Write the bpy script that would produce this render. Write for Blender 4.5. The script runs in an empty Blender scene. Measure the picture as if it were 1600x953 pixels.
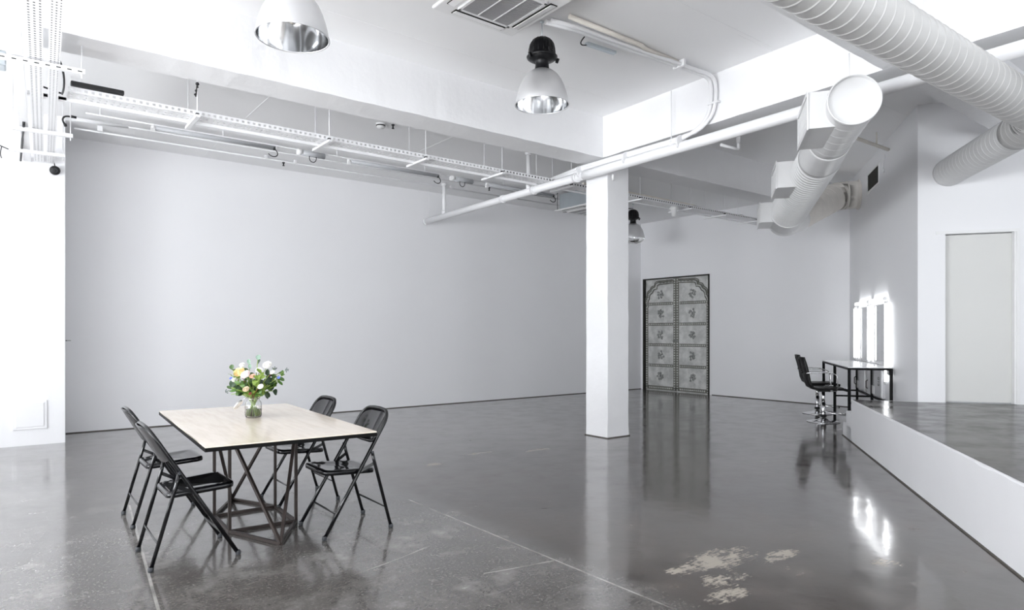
import bpy, math, random
from math import sin, cos, radians, pi, sqrt
from mathutils import Vector, Matrix

SC = bpy.context.scene
COL = SC.collection
# ---------------------------------------------------------------- camera, world, light, exposure
F_PX, EYE, HOR = 1021.0, 1.40, 520.0
YAW = radians(52.26)
FW = (cos(YAW), sin(YAW)); RT = (sin(YAW), -cos(YAW))
cam_data = bpy.data.cameras.new('camera'); cam = bpy.data.objects.new('camera', cam_data); COL.objects.link(cam)
cam_data.sensor_fit = 'HORIZONTAL'; cam_data.sensor_width = 36.0
cam_data.lens = 36.0 * F_PX / 1600.0
cam_data.shift_y = (HOR - 476.5) / 1600.0
cam_data.clip_start = 0.05; cam_data.clip_end = 200
cam.location = (0, 0, EYE); cam.rotation_euler = (pi/2, 0, YAW - pi/2)
SC.camera = cam
SC.view_settings.view_transform = 'Standard'; SC.view_settings.look = 'None'
SC.view_settings.exposure = 0.52; SC.view_settings.gamma = 1.0
SC.view_settings.use_curve_mapping = False
SC.cycles.max_bounces = 10; SC.cycles.diffuse_bounces = 7; SC.cycles.glossy_bounces = 4
SC.cycles.transmission_bounces = 8; SC.cycles.caustics_reflective = False; SC.cycles.caustics_refractive = True
SC.cycles.sample_clamp_indirect = 6.0
SC.cycles.use_denoising = True

world = bpy.data.worlds.new('overcast_sky'); SC.world = world; world.use_nodes = True
world.node_tree.nodes['Background'].inputs[0].default_value = (0.90, 0.95, 1.0, 1)
world.node_tree.nodes['Background'].inputs[1].default_value = 1.0

def area(name, loc, rot, sx, sy, power, color=(0.94, 0.97, 1.0)):
    l = bpy.data.lights.new(name, 'AREA'); l.shape = 'RECTANGLE'; l.size = sx; l.size_y = sy
    l.energy = power; l.color = color
    o = bpy.data.objects.new(name, l); COL.objects.link(o); o.location = loc; o.rotation_euler = rot
    return o
WIN_X = -5.6
WINS = [(-3.2, -0.4), (0.2, 3.0), (3.6, 6.4), (7.0, 9.8)]      # spans in Y of the street windows on the left
for (a, b), pw in zip(WINS, (110, 350, 600, 130)):
    area('window_and_fill_light', (WIN_X - 1.15, (a+b)/2, 1.35), (0, -pi/2 - radians(50), 0), 2.9, b-a, pw)
sun = bpy.data.lights.new('sun', 'SUN'); sun.energy = 12; sun.angle = radians(0.6); sun.color = (1.0, 0.98, 0.95)
sun_o = bpy.data.objects.new('sun', sun); COL.objects.link(sun_o); sun_o.rotation_euler = (0, -radians(48), 0)   # sun added for ceiling bounce, its patches stay left of the picture
FILL_OPENINGS = [(-1.6, 1.4), (2.0, 5.0), (6.4, 9.2), (9.8, 12.6)]                     # unseen rear wall openings, added as fill for ceiling and right walls
for (a, b), pw in zip(FILL_OPENINGS, (150, 130, 30, 10)):
    area('window_and_fill_light', ((a+b)/2, -4.95, 1.6), (pi/2 + radians(58), 0, 0), b-a, 2.4, pw)  # fill lamps outside the added rear openings, tilted up at the ceiling

# ---------------------------------------------------------------- room axes
AC = radians(52.26 - 17.4)                     # the angled wall and the platform
CX, CY = cos(AC), sin(AC)                      # along it, away from the camera
DX, DY = -sin(AC), cos(AC)                     # square to it, towards the left
QC = (8.968, 3.339)                            # corner of the two angled walls
def CD(s, t, z=0.0):                           # s along the angled wall, t out from it
    return (QC[0] + CX*s + DX*t, QC[1] + CY*s + DY*t, z)
BA = radians(87.86); BX, BY = cos(BA), sin(BA)
BO = (6.194, 6.053)
def BB(s, t=0.0, z=0.0):                       # s along the cross beam from the pillar corner, t to the right of its face
    return (BO[0] + BX*s + BY*t, BO[1] + BY*s - BX*t, z)

# ---------------------------------------------------------------- materials
MATS = {}
def pbr(name, color, rough=0.5, metal=0.0, spec=0.5, noise=None, bump=None, coat=0.0, coat_r=0.1, trans=0.0, ior=1.5, sheen=0.0, aniso=0.0):
    m = bpy.data.materials.new(name); m.use_nodes = True; nt = m.node_tree; N = nt.nodes; L = nt.links
    p = N['Principled BSDF']
    p.inputs['Base Color'].default_value = (*color, 1); p.inputs['Roughness'].default_value = rough
    p.inputs['Metallic'].default_value = metal; p.inputs['Specular IOR Level'].default_value = spec
    p.inputs['Coat Weight'].default_value = coat; p.inputs['Coat Roughness'].default_value = coat_r
    p.inputs['Transmission Weight'].default_value = trans; p.inputs['IOR'].default_value = ior
    p.inputs['Anisotropic'].default_value = aniso
    tc = N.new('ShaderNodeTexCoord')
    sc_, amt = noise or (3.0, 0.04)
    nz = N.new('ShaderNodeTexNoise'); nz.inputs['Scale'].default_value = sc_; nz.inputs['Detail'].default_value = 6
    L.new(tc.outputs['Object'], nz.inputs['Vector'])
    mx = N.new('ShaderNodeMix'); mx.data_type = 'RGBA'
    lo = tuple(max(0, c*(1-amt)) for c in color); hi = tuple(min(1, c*(1+amt)) for c in color)
    mx.inputs[6].default_value = (*lo, 1); mx.inputs[7].default_value = (*hi, 1)
    L.new(nz.outputs['Fac'], mx.inputs[0]); L.new(mx.outputs[2], p.inputs['Base Color'])
    if bump:
        bs, bd = bump
        n2 = N.new('ShaderNodeTexNoise'); n2.inputs['Scale'].default_value = bs; n2.inputs['Detail'].default_value = 5
        L.new(tc.outputs['Object'], n2.inputs['Vector'])
        bp = N.new('ShaderNodeBump'); bp.inputs['Strength'].default_value = 0.6; bp.inputs['Distance'].default_value = bd
        L.new(n2.outputs['Fac'], bp.inputs['Height']); L.new(bp.outputs[0], p.inputs['Normal'])
    MATS[name] = m
    return m
def emis(name, color, strength):
    m = bpy.data.materials.new(name); m.use_nodes = True; N = m.node_tree.nodes
    p = N['Principled BSDF']; p.inputs['Base Color'].default_value = (0.9, 0.9, 0.9, 1)
    p.inputs['Emission Color'].default_value = (*color, 1); p.inputs['Emission Strength'].default_value = strength
    MATS[name] = m; return m

wallm = pbr('white_wall_paint', (0.86, 0.86, 0.875), 0.55, noise=(1.2, 0.015), bump=(9, 0.0012))
ceilm = pbr('white_ceiling_paint', (0.91, 0.91, 0.915), 0.7, noise=(2, 0.015), bump=(8, 0.0008))
beamm = pbr('rough_painted_concrete', (0.86, 0.86, 0.87), 0.6, noise=(3, 0.03), bump=(14, 0.004))
platm = pbr('platform_white_paint', (0.82, 0.82, 0.835), 0.5, noise=(3, 0.03), bump=(20, 0.0015))
ductm = pbr('white_painted_duct', (0.74, 0.74, 0.74), 0.35, noise=(5, 0.05), bump=(25, 0.0008))
bigductm = pbr('grey_painted_duct', (0.54, 0.535, 0.525), 0.35, noise=(4, 0.06), bump=(25, 0.0008))
creamduct = pbr('cream_cloth_wrapped_duct', (0.74, 0.71, 0.67), 0.7, noise=(12, 0.08), bump=(60, 0.003))
pipem = pbr('white_pipe_paint', (0.84, 0.84, 0.85), 0.4, noise=(8, 0.03), bump=(25, 0.001))
creampipe = pbr('cream_pipe_paint', (0.72, 0.68, 0.62), 0.5, noise=(9, 0.12))
traym = pbr('white_painted_steel_tray', (0.84, 0.84, 0.85), 0.35, noise=(9, 0.03))
blackm = pbr('gloss_black_enamel', (0.004, 0.004, 0.005), 0.08, spec=0.42, noise=(30, 0.3))
mattb = pbr('matt_black_plastic', (0.012, 0.012, 0.013), 0.5, noise=(20, 0.3))
ballastm = pbr('black_cast_housing', (0.005, 0.005, 0.006), 0.35, spec=.3, noise=(20, 0.3))
seatm = pbr('black_leather', (0.006, 0.0055, 0.0055), 0.42, spec=.25, noise=(40, 0.3), bump=(80, 0.001))
rubberm = pbr('dark_rubber', (0.03, 0.033, 0.038), 0.5, noise=(20, 0.2))
chrome = pbr('chrome', (0.82, 0.82, 0.83), 0.14, metal=1.0, noise=(5, 0.02))
alu_out = pbr('brushed_aluminium', (0.80, 0.80, 0.81), 0.38, metal=0.85, noise=(6, 0.06))
alu_in = pbr('mirror_aluminium', (0.86, 0.87, 0.88), 0.12, metal=1.0, noise=(4, 0.03))
rawsteel = pbr('raw_dark_steel', (0.040, 0.031, 0.028), 0.42, spec=.3, metal=0.3, noise=(14, 0.55), bump=(50, 0.001))
galv = pbr('galvanised_steel', (0.55, 0.60, 0.63), 0.35, metal=0.7, noise=(7, 0.08))
greytube = pbr('grey_clear_batten', (0.50, 0.51, 0.53), 0.25, noise=(7, 0.05))
tableblack = pbr('black_steel_frame', (0.004, 0.004, 0.004), 0.5, spec=.12, noise=(20, 0.3))
whiteplast = pbr('white_plastic', (0.84, 0.84, 0.84), 0.35, noise=(9, 0.02))
louverm = pbr('dark_louver', (0.17, 0.145, 0.14), 0.5, noise=(9, 0.06))
darkvoid = pbr('dark_recess', (0.02, 0.019, 0.015), 0.8, noise=(9, 0.3))
doorwhite = pbr('off_white_door_paint', (0.70, 0.70, 0.68), 0.5, noise=(2, 0.02))
lacquer = pbr('white_table_laminate', (0.80, 0.80, 0.80), 0.15, noise=(4, 0.03))
mirrorm = pbr('mirror_glass', (0.80, 0.81, 0.82), 0.03, metal=1.0, noise=(3, 0.01))
cabinetm = pbr('grey_painted_cabinet', (0.62, 0.62, 0.63), 0.25, metal=0.3, noise=(4, 0.05))
tubelight = emis('lit_fluorescent_tube', (0.96, 0.98, 1.0), 4.5)
baseline = pbr('dark_floor_joint', (0.10, 0.09, 0.08), 0.8, noise=(9, 0.4))

def glassmat(name, color, rough=0.0, ior=1.45):
    m = bpy.data.materials.new(name); m.use_nodes = True; p = m.node_tree.nodes['Principled BSDF']
    p.inputs['Base Color'].default_value = (*color, 1); p.inputs['Roughness'].default_value = rough
    p.inputs['Transmission Weight'].default_value = 1.0; p.inputs['IOR'].default_value = ior
    return m
glassm = glassmat('clear_glass', (0.97, 0.98, 0.98)); waterm = glassmat('water', (0.86, 0.9, 0.78), 0.0, 1.33)

def socket(nt, v):
    return v
def mathn(nt, op, a, b=None, clamp=False):
    n = nt.nodes.new('ShaderNodeMath'); n.operation = op; n.use_clamp = clamp
    for i, v in enumerate((a, b)):
        if v is None: continue
        if isinstance(v, (int, float)): n.inputs[i].default_value = v
        else: nt.links.new(v, n.inputs[i])
    return n.outputs[0]
def ramp(nt, v, lo, hi, a=0.0, b=1.0, smooth=True):
    n = nt.nodes.new('ShaderNodeMapRange'); n.interpolation_type = 'SMOOTHSTEP' if smooth else 'LINEAR'
    nt.links.new(v, n.inputs[0]); n.inputs[1].default_value = lo; n.inputs[2].default_value = hi
    n.inputs[3].default_value = a; n.inputs[4].default_value = b
    return n.outputs[0]
def noise(nt, vec, scale, detail=6, rough=0.55, lac=2.0):
    n = nt.nodes.new('ShaderNodeTexNoise'); n.inputs['Scale'].default_value = scale
    n.inputs['Detail'].default_value = detail; n.inputs['Roughness'].default_value = rough
    nt.links.new(vec, n.inputs['Vector']); return n.outputs['Fac']
def mixc(nt, fac, a, b):
    n = nt.nodes.new('ShaderNodeMix'); n.data_type = 'RGBA'
    if isinstance(fac, float): n.inputs[0].default_value = fac
    else: nt.links.new(fac, n.inputs[0])
    for i, v in ((6, a), (7, b)):
        if isinstance(v, tuple): n.inputs[i].default_value = (*v, 1)
        else: nt.links.new(v, n.inputs[i])
    return n.outputs[2]

def seg_mask(nt, px, py, a, b, w):
    """soft mask around the segment a-b on the floor"""
    L = sqrt((b[0]-a[0])**2 + (b[1]-a[1])**2); d = ((b[0]-a[0])/L, (b[1]-a[1])/L)
    qx = mathn(nt, 'SUBTRACT', px, a[0]); qy = mathn(nt, 'SUBTRACT', py, a[1])
    s = mathn(nt, 'ADD', mathn(nt, 'MULTIPLY', qx, d[0]), mathn(nt, 'MULTIPLY', qy, d[1]))
    t = mathn(nt, 'ABSOLUTE', mathn(nt, 'ADD', mathn(nt, 'MULTIPLY', qx, -d[1]), mathn(nt, 'MULTIPLY', qy, d[0])))
    over = mathn(nt, 'MAXIMUM', mathn(nt, 'SUBTRACT', s, L), mathn(nt, 'MULTIPLY', s, -1.0))
    dist = mathn(nt, 'MAXIMUM', t, over)
    return ramp(nt, dist, w*0.4, w, 1.0, 0.0)
def blob(nt, px, py, c, rx, ry):
    qx = mathn(nt, 'DIVIDE', mathn(nt, 'SUBTRACT', px, c[0]), rx); qy = mathn(nt, 'DIVIDE', mathn(nt, 'SUBTRACT', py, c[1]), ry)
    r = mathn(nt, 'ADD', mathn(nt, 'MULTIPLY', qx, qx), mathn(nt, 'MULTIPLY', qy, qy))
    return ramp(nt, r, 0.0, 1.0, 1.0, 0.0)

def concrete(name, base, light, dark, main=True):
    m = bpy.data.materials.new(name); m.use_nodes = True; nt = m.node_tree; N = nt.nodes; L = nt.links
    p = N['Principled BSDF']; g = N.new('ShaderNodeNewGeometry'); pos = g.outputs['Position']
    n1 = noise(nt, pos, 0.55, 4); n2 = noise(nt, pos, 3.2, 8, 0.65); n3 = noise(nt, pos, 60, 3, 0.7); n4 = noise(nt, pos, 260, 2, 0.6)
    f = mathn(nt, 'ADD', mathn(nt, 'MULTIPLY', n1, 0.45), mathn(nt, 'MULTIPLY', n2, 0.55))
    c = mixc(nt, ramp(nt, f, 0.33, 0.67), dark, base)
    c = mixc(nt, ramp(nt, n2, 0.52, 0.80, 0.0, 0.7), c, light)
    c = mixc(nt, ramp(nt, n3, 0.52, 0.72, 0.0, 0.55), c, light)
    c = mixc(nt, ramp(nt, n4, 0.30, 0.48, 0.5, 0.0), c, dark)
    scr = N.new('ShaderNodeMapping'); scr.inputs['Scale'].default_value = (1.0, 7.0, 1.0); scr.inputs['Rotation'].default_value = (0, 0, 0.6); L.new(pos, scr.inputs['Vector'])
    n5 = noise(nt, scr.outputs[0], 3.0, 9, 0.75)
    c = mixc(nt, ramp(nt, n5, 0.58, 0.72, 0.0, 0.5), c, light)
    c = mixc(nt, ramp(nt, n1, 0.40, 0.62, 0.35, 0.0), c, dark)
    rough = ramp(nt, n2, 0.3, 0.75, 0.12, 0.28)
    if main:
        sx = N.new('ShaderNodeSeparateXYZ')
        dv = N.new('ShaderNodeTexNoise'); dv.inputs['Scale'].default_value = 2.2; dv.inputs['Detail'].default_value = 5
        L.new(pos, dv.inputs['Vector'])
        vm = N.new('ShaderNodeVectorMath'); vm.operation = 'SUBTRACT'; L.new(dv.outputs['Color'], vm.inputs[0]); vm.inputs[1].default_value = (.5, .5, .5)
        vs = N.new('ShaderNodeVectorMath'); vs.operation = 'SCALE'; L.new(vm.outputs[0], vs.inputs[0]); vs.inputs['Scale'].default_value = 0.05
        va = N.new('ShaderNodeVectorMath'); va.operation = 'ADD'; L.new(pos, va.inputs[0]); L.new(vs.outputs[0], va.inputs[1])
        L.new(va.outputs[0], sx.inputs[0]); px, py = sx.outputs[0], sx.outputs[1]
        s0 = N.new('ShaderNodeSeparateXYZ'); L.new(pos, s0.inputs[0]); rx, ry = s0.outputs[0], s0.outputs[1]
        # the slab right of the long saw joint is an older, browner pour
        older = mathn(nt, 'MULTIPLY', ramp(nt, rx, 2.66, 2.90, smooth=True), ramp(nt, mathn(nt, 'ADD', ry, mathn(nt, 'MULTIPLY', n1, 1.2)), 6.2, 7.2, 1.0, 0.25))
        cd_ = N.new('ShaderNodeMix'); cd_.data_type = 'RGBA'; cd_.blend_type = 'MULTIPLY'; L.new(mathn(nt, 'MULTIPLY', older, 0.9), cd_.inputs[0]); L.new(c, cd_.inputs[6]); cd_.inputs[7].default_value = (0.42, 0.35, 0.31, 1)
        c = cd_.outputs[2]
        # pale saw joint lines
        pale = None
        for a, b, w in (((0.79, 6.1), (0.60, 3.6), 0.011), ((0.60, 3.6), (0.50, 2.2), 0.011), ((2.672, 4.9), (2.677, 1.6), 0.009),
                        ((1.6, 3.55), (2.2, 3.72), 0.007), ((2.2, 3.1), (2.66, 3.02), 0.007), ((3.0, 4.35), (3.6, 3.75), 0.006)):
            s = seg_mask(nt, rx if a[0] < 1 or a[0] > 2.6 and w > .008 else px, ry if a[0] < 1 or a[0] > 2.6 and w > .008 else py, a, b, w)
            pale = s if pale is None else mathn(nt, 'MAXIMUM', pale, s)
        pale = mathn(nt, 'MULTIPLY', pale, ramp(nt, n2, 0.35, 0.6, 0.12, 0.6))
        c = mixc(nt, pale, c, (0.55, 0.53, 0.50))
        darkm = None
        for a, b, w in (((-1.0, 6.52), (2.6, 6.33), 0.012), ((2.6, 6.33), (6.2, 6.15), 0.012), ((2.66, 5.9), (2.672, 4.9), 0.012),
                        ((4.9, 5.75), (5.69, 5.47), 0.012), ((5.69, 5.47), (6.3, 5.36), 0.014), ((6.3, 5.36), (6.9, 5.1), 0.014),
                        ((2.65, 5.3), (3.7, 5.0), 0.012), ((3.0, 5.9), (3.4, 5.3), 0.01), ((6.0, 10.6), (7.3, 10.4), 0.03),
                        ((7.3, 4.6), (9.6, 2.9), 0.012), ((3.6, 4.1), (4.6, 3.0), 0.008), ((6.7, 6.3), (7.6, 4.2), 0.010),
                        ((7.3, 8.5), (12.4, 8.2), 0.012), ((5.1, 3.9), (6.6, 2.6), 0.008)):
            s = seg_mask(nt, px, py, a, b, w)
            darkm = s if darkm is None else mathn(nt, 'MAXIMUM', darkm, s)
        darkm = mathn(nt, 'MULTIPLY', darkm, ramp(nt, noise(nt, pos, 5.0, 3), 0.40, 0.55, 0.15, 0.9))
        c = mixc(nt, darkm, c, (0.035, 0.032, 0.03))
        # worn pale patches where the polish has come off
        worn = None
        for cc, ax, ay in (((3.50, 2.42), 0.42, 0.20), ((3.17, 2.43), 0.20, 0.10), ((3.86, 2.22), 0.26, 0.10), ((3.22, 2.20), 0.22, 0.14), ((3.05, 2.05), 0.22, 0.10),
                           ((4.25, 1.75), 0.14, 0.12), ((5.05, 6.0), 0.34, 0.07), ((4.3, 6.25), 0.4, 0.06), ((3.6, 6.0), 0.2, 0.08)):
            s = blob(nt, px, py, cc, ax, ay)
            worn = s if worn is None else mathn(nt, 'MAXIMUM', worn, s)
        nw = mathn(nt, 'ADD', mathn(nt, 'MULTIPLY', noise(nt, pos, 6, 12, 0.78), 0.6), mathn(nt, 'MULTIPLY', noise(nt, scr.outputs[0], 9, 8, 0.8), 0.4))
        wm = ramp(nt, mathn(nt, 'ADD', nw, mathn(nt, 'MULTIPLY', worn, 0.11)), 0.565, 0.635)
        wm = mathn(nt, 'MULTIPLY', wm, ramp(nt, worn, 0.0, 0.25))
        c = mixc(nt, mathn(nt, 'MULTIPLY', wm, 0.80), c, (0.46, 0.415, 0.35))
        rough = mathn(nt, 'ADD', rough, mathn(nt, 'MULTIPLY', wm, 0.35))
    L.new(c, p.inputs['Base Color']); L.new(rough, p.inputs['Roughness'])
    p.inputs['Specular IOR Level'].default_value = 0.5 if main else 0.12
    p.inputs['Coat Weight'].default_value = 0.6 if main else 0.0; p.inputs['Coat Roughness'].default_value = 0.09; p.inputs['Coat IOR'].default_value = 1.5
    bp = N.new('ShaderNodeBump'); bp.inputs['Strength'].default_value = 0.35; bp.inputs['Distance'].default_value = 0.004
    L.new(noise(nt, pos, 4.5, 4, 0.5), bp.inputs['Height'])
    L.new(bp.outputs[0], p.inputs['Normal']); L.new(bp.outputs[0], p.inputs['Coat Normal'])
    return m
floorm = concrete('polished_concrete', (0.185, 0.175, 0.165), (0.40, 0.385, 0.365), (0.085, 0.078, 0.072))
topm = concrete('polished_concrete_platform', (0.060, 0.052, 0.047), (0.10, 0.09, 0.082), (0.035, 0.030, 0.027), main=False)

def wood():
    m = bpy.data.materials.new('pale_birch_veneer'); m.use_nodes = True; nt = m.node_tree; N = nt.nodes; L = nt.links
    p = N['Principled BSDF']; tc = N.new('ShaderNodeTexCoord'); mp = N.new('ShaderNodeMapping'); mp.inputs['Scale'].default_value = (7, 0.8, 4)
    L.new(tc.outputs['Object'], mp.inputs['Vector'])
    n = noise(nt, mp.outputs[0], 3.0, 8, 0.65); n2 = noise(nt, tc.outputs['Object'], 1.5, 3)
    c = mixc(nt, ramp(nt, n, 0.35, 0.7), (0.86, 0.765, 0.65), (0.77, 0.67, 0.56))
    c = mixc(nt, ramp(nt, n2, 0.4, 0.7, 0, .5), c, (0.84, 0.77, 0.68))
    L.new(c, p.inputs['Base Color']); p.inputs['Roughness'].default_value = 0.16
    return m
woodm = wood()
def repousse():
    """beaten pale metal sheet with tarnish"""
    m = bpy.data.materials.new('tarnished_beaten_metal'); m.use_nodes = True; nt = m.node_tree; N = nt.nodes; L = nt.links
    p = N['Principled BSDF']; tc = N.new('ShaderNodeTexCoord'); o = tc.outputs['Object']
    n = noise(nt, o, 4.0, 8, 0.6); n2 = noise(nt, o, 22, 6, 0.6)
    c = mixc(nt, ramp(nt, n, 0.35, 0.7), (0.50, 0.505, 0.49), (0.74, 0.74, 0.72))
    c = mixc(nt, ramp(nt, n2, 0.60, 0.80, 0, .6), c, (0.22, 0.23, 0.19))
    L.new(c, p.inputs['Base Color']); p.inputs['Roughness'].default_value = 0.42; p.inputs['Metallic'].default_value = 0.35
    bp = N.new('ShaderNodeBump'); bp.inputs['Strength'].default_value = 0.5; bp.inputs['Distance'].default_value = 0.006
    L.new(noise(nt, o, 14, 4), bp.inputs['Height']); L.new(bp.outputs[0], p.inputs['Normal'])
    return m
sheetm = repousse()
carvem = pbr('carved_metal_border', (0.19, 0.19, 0.165), 0.4, metal=0.2, noise=(18, 0.5), bump=(45, 0.01))
rosettem = pbr('dark_engraved_flower', (0.20, 0.205, 0.20), 0.45, metal=0.2, noise=(20, 0.4))

# ---------------------------------------------------------------- mesh builder
class MB:
    def __init__(s): s.v = []; s.f = []; s.sm = []
    def add(s, vs, fs, smooth=False):
        k = len(s.v); s.v += [tuple(v) for v in vs]
        for f in fs: s.f.append(tuple(i+k for i in f)); s.sm.append(smooth)
        return s
    def box(s, c, d, rz=0.0, mat=None):
        vs = []
        for x in (-.5, .5):
            for y in (-.5, .5):
                for z in (-.5, .5): vs.append(Vector((x*d[0], y*d[1], z*d[2])))
        R = mat if mat is not None else Matrix.Rotation(rz, 3, 'Z')
        vs = [R @ v + Vector(c) for v in vs]
        return s.add(vs, [(0,1,3,2),(4,6,7,5),(0,4,5,1),(2,3,7,6),(0,2,6,4),(1,5,7,3)])
    def bar(s, a, b, w, h, up=(0,0,1)):
        a = Vector(a); b = Vector(b); t = (b-a); L = t.length; t.normalize()
        u = Vector(up)
        if abs(t.dot(u)) > 0.98: u = Vector((1,0,0))
        side = t.cross(u).normalized(); u = side.cross(t).normalized()
        R = Matrix((t, side, u)).transposed()
        return s.box((a+b)/2, (L, w, h), mat=R)
    def prism(s, pts, z0, z1):
        n = len(pts); vs = [(x, y, z0) for x, y in pts] + [(x, y, z1) for x, y in pts]
        fs = [tuple(range(n-1, -1, -1)), tuple(range(n, 2*n))] + [(i, (i+1) % n, n+(i+1) % n, n+i) for i in range(n)]
        return s.add(vs, fs)
    def tube(s, pts, r, n=12, caps=True, closed=False, smooth=True):
        P = [Vector(p) for p in pts]; m = len(P)
        rs = r if isinstance(r, (list, tuple)) else [r]*m
        T = []
        for i in range(m):
            if closed: t = P[(i+1) % m] - P[i-1]
            else: t = P[min(i+1, m-1)] - P[max(i-1, 0)]
            T.append(t.normalized() if t.length > 1e-9 else (T[-1] if T else Vector((0,0,1))))
        u = Vector((0,0,1)) if abs(T[0].z) < 0.9 else Vector((1,0,0))
        u = (u - T[0]*u.dot(T[0])).normalized(); vs = []
        for i in range(m):
            u = (u - T[i]*u.dot(T[i])).normalized(); w = T[i].cross(u)
            for k in range(n):
                a = 2*pi*k/n; vs.append(P[i] + (u*cos(a) + w*sin(a))*rs[i])
        fs = []
        for i in range(m if closed else m-1):
            j = (i+1) % m
            for k in range(n): fs.append((i*n+k, i*n+(k+1) % n, j*n+(k+1) % n, j*n+k))
        s.add(vs, fs, smooth)
        if caps and not closed:
            k0 = len(s.v) - m*n
            s.f.append(tuple(k0+k for k in range(n-1, -1, -1))); s.sm.append(False)
            s.f.append(tuple(k0+(m-1)*n+k for k in range(n))); s.sm.append(False)
        return s
    def lathe(s, prof, c=(0,0,0), n=32, mat=None, smooth=True, a0=0, a1=2*pi):
        full = abs(a1-a0-2*pi) < 1e-6; k = n if full else n+1
        vs = []
        for (r, z) in prof:
            for i in range(k):
                a = a0+(a1-a0)*i/n; v = Vector((r*cos(a), r*sin(a), z))
                if mat is not None: v = mat @ v
                vs.append(v + Vector(c))
        fs = []
        for j in range(len(prof)-1):
            for i in range(n):
                i2 = (i+1) % k
                fs.append((j*k+i, j*k+i2, (j+1)*k+i2, (j+1)*k+i))
        return s.add(vs, fs, smooth)
    def grid(s, fn, nu, nv, smooth=True):
        vs = [fn(i/nu, j/nv) for j in range(nv+1) for i in range(nu+1)]
        fs = [(j*(nu+1)+i, j*(nu+1)+i+1, (j+1)*(nu+1)+i+1, (j+1)*(nu+1)+i) for j in range(nv) for i in range(nu)]
        return s.add(vs, fs, smooth)
    def ball(s, c, r, n=12, sz=1.0):
        prof = [(max(1e-4, r*sin(pi*j/(n//2+2))), -r*sz*cos(pi*j/(n//2+2))) for j in range(n//2+3)]
        return s.lathe(prof, c, n)
    def build(s, name, mat, parent=None, bevel=0.0, solid=0.0, subd=0):
        me = bpy.data.meshes.new(name)
        if parent is None:
            xs = [v[0] for v in s.v]; ys = [v[1] for v in s.v]; zs = [v[2] for v in s.v]
            o0 = Vector(((min(xs)+max(xs))/2, (min(ys)+max(ys))/2, min(zs)))
        else: o0 = Vector(parent.get('_o', (0, 0, 0)))
        me.from_pydata([tuple(Vector(v)-o0) for v in s.v], [], s.f); me.update()
        for i, p in enumerate(me.polygons): p.use_smooth = s.sm[i]
        me.materials.append(mat)
        o = bpy.data.objects.new(name, me); COL.objects.link(o)
        if parent is not None: o.parent = parent; o['_o'] = tuple(o0)
        else: o.location = o0; o['_o'] = tuple(o0)
        if solid:
            md = o.modifiers.new('thickness', 'SOLIDIFY'); md.thickness = solid; md.offset = 0
        if bevel:
            md = o.modifiers.new('bevel', 'BEVEL'); md.width = bevel; md.segments = 2; md.limit_method = 'ANGLE'; md.angle_limit = radians(40)
        if subd:
            md = o.modifiers.new('smooth', 'SUBSURF'); md.levels = subd; md.render_levels = subd
        return o
def tag(o, label, cat, group=None):
    o['label'] = label; o['category'] = cat
    if group: o['group'] = group
    return o
def struct(o, label=None):
    o['kind'] = 'structure'
    if label: o['label'] = label
    return o
def thing(name, label, cat, loc=(0, 0, 0), rz=0.0, group=None, world=False):
    """world=True: parts are given in world coordinates around the empty at loc"""
    o = bpy.data.objects.new(name, None); COL.objects.link(o); o.location = loc; o.rotation_euler = (0, 0, rz)
    o.empty_display_size = 0.1
    o['_o'] = tuple(loc) if world else (0.0, 0.0, 0.0)
    return tag(o, label, cat, group)
def dup(root, loc=None, rz=None, label=None):
    def cp(o, par):
        c = o.copy(); COL.objects.link(c)
        if par is not None: c.parent = par
        for ch in [x for x in bpy.data.objects if x.parent == o]: cp(ch, c)
        return c
    r = cp(root, None)
    if loc is not None: r.location = loc
    if rz is not None: r.rotation_euler = (0, 0, rz)
    if label: r['label'] = label
    return r
def arc(c, r, a0, a1, n, ax='xy'):
    out = []
    for i in range(n+1):
        a = a0+(a1-a0)*i/n
        p = (c[0]+r*cos(a), c[1]+r*sin(a))
        out.append(p)
    return out
def bez(p0, p1, p2, p3, n=12):
    P = [Vector(p) for p in (p0, p1, p2, p3)]
    return [P[0]*(1-t)**3 + P[1]*3*t*(1-t)**2 + P[2]*3*t*t*(1-t) + P[3]*t**3 for t in [i/n for i in range(n+1)]]

# ================================================================= ROOM SHELL
ZC1, ZC2, ZB = 4.235, 4.12, 3.70
fl = MB().prism([(-6.2, -4.4), (15, -4.4), (15, 11.6), (-6.2, 11.6)], -0.2, 0.0)
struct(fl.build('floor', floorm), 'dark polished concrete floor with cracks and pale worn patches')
cl = MB().prism([(-6.2, -4.4), (15, -4.4), (15, 6.3), (-6.2, 6.3)], ZC1, ZC1+0.3)
cl.prism([(-6.2, 6.3), (15, 6.3), (15, 11.6), (-6.2, 11.6)], ZC2, ZC2+0.4)
struct(cl.build('ceiling', ceilm), 'white painted ceiling slab')
m = MB().box((-3.35, 1.2, 0.003), (4.3, 9.8, 0.006)); struct(m.build('bounce_floor_band', platm), 'unseen white floor band added to bounce light onto the ceiling')  # band out of view, added to throw sunlight up at the ceiling
# thin slab joints standing proud of the ceiling
m = MB()
for x in (2.4, 4.9): m.box((x, 8.5, ZC2), (0.010, 4.6, 0.005))
m.box((3.0, 5.55, ZC1), (6.2, 0.010, 0.005)); m.box((8.5, 3.6, ZC1), (6, 0.010, 0.005)); m.box((3.0, 3.55, ZC1), (6.0, .010, .005))
struct(m.build('trim_1', ceilm), 'raised joint lines across the white ceiling')

WY = 10.95
w = MB().box((3.5, WY+0.15, 2.1), (18.6, 0.3, 4.4))
struct(w.build('wall_left', wallm), 'long bare white wall behind the dining table')
w = MB().box((-0.85, 10.1+0.45, 2.15), (2.9, 0.9, 4.4))
struct(w.build('wall_pier', wallm, bevel=0.01), 'bright white pier at the left edge with a hatch near the floor')
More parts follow.
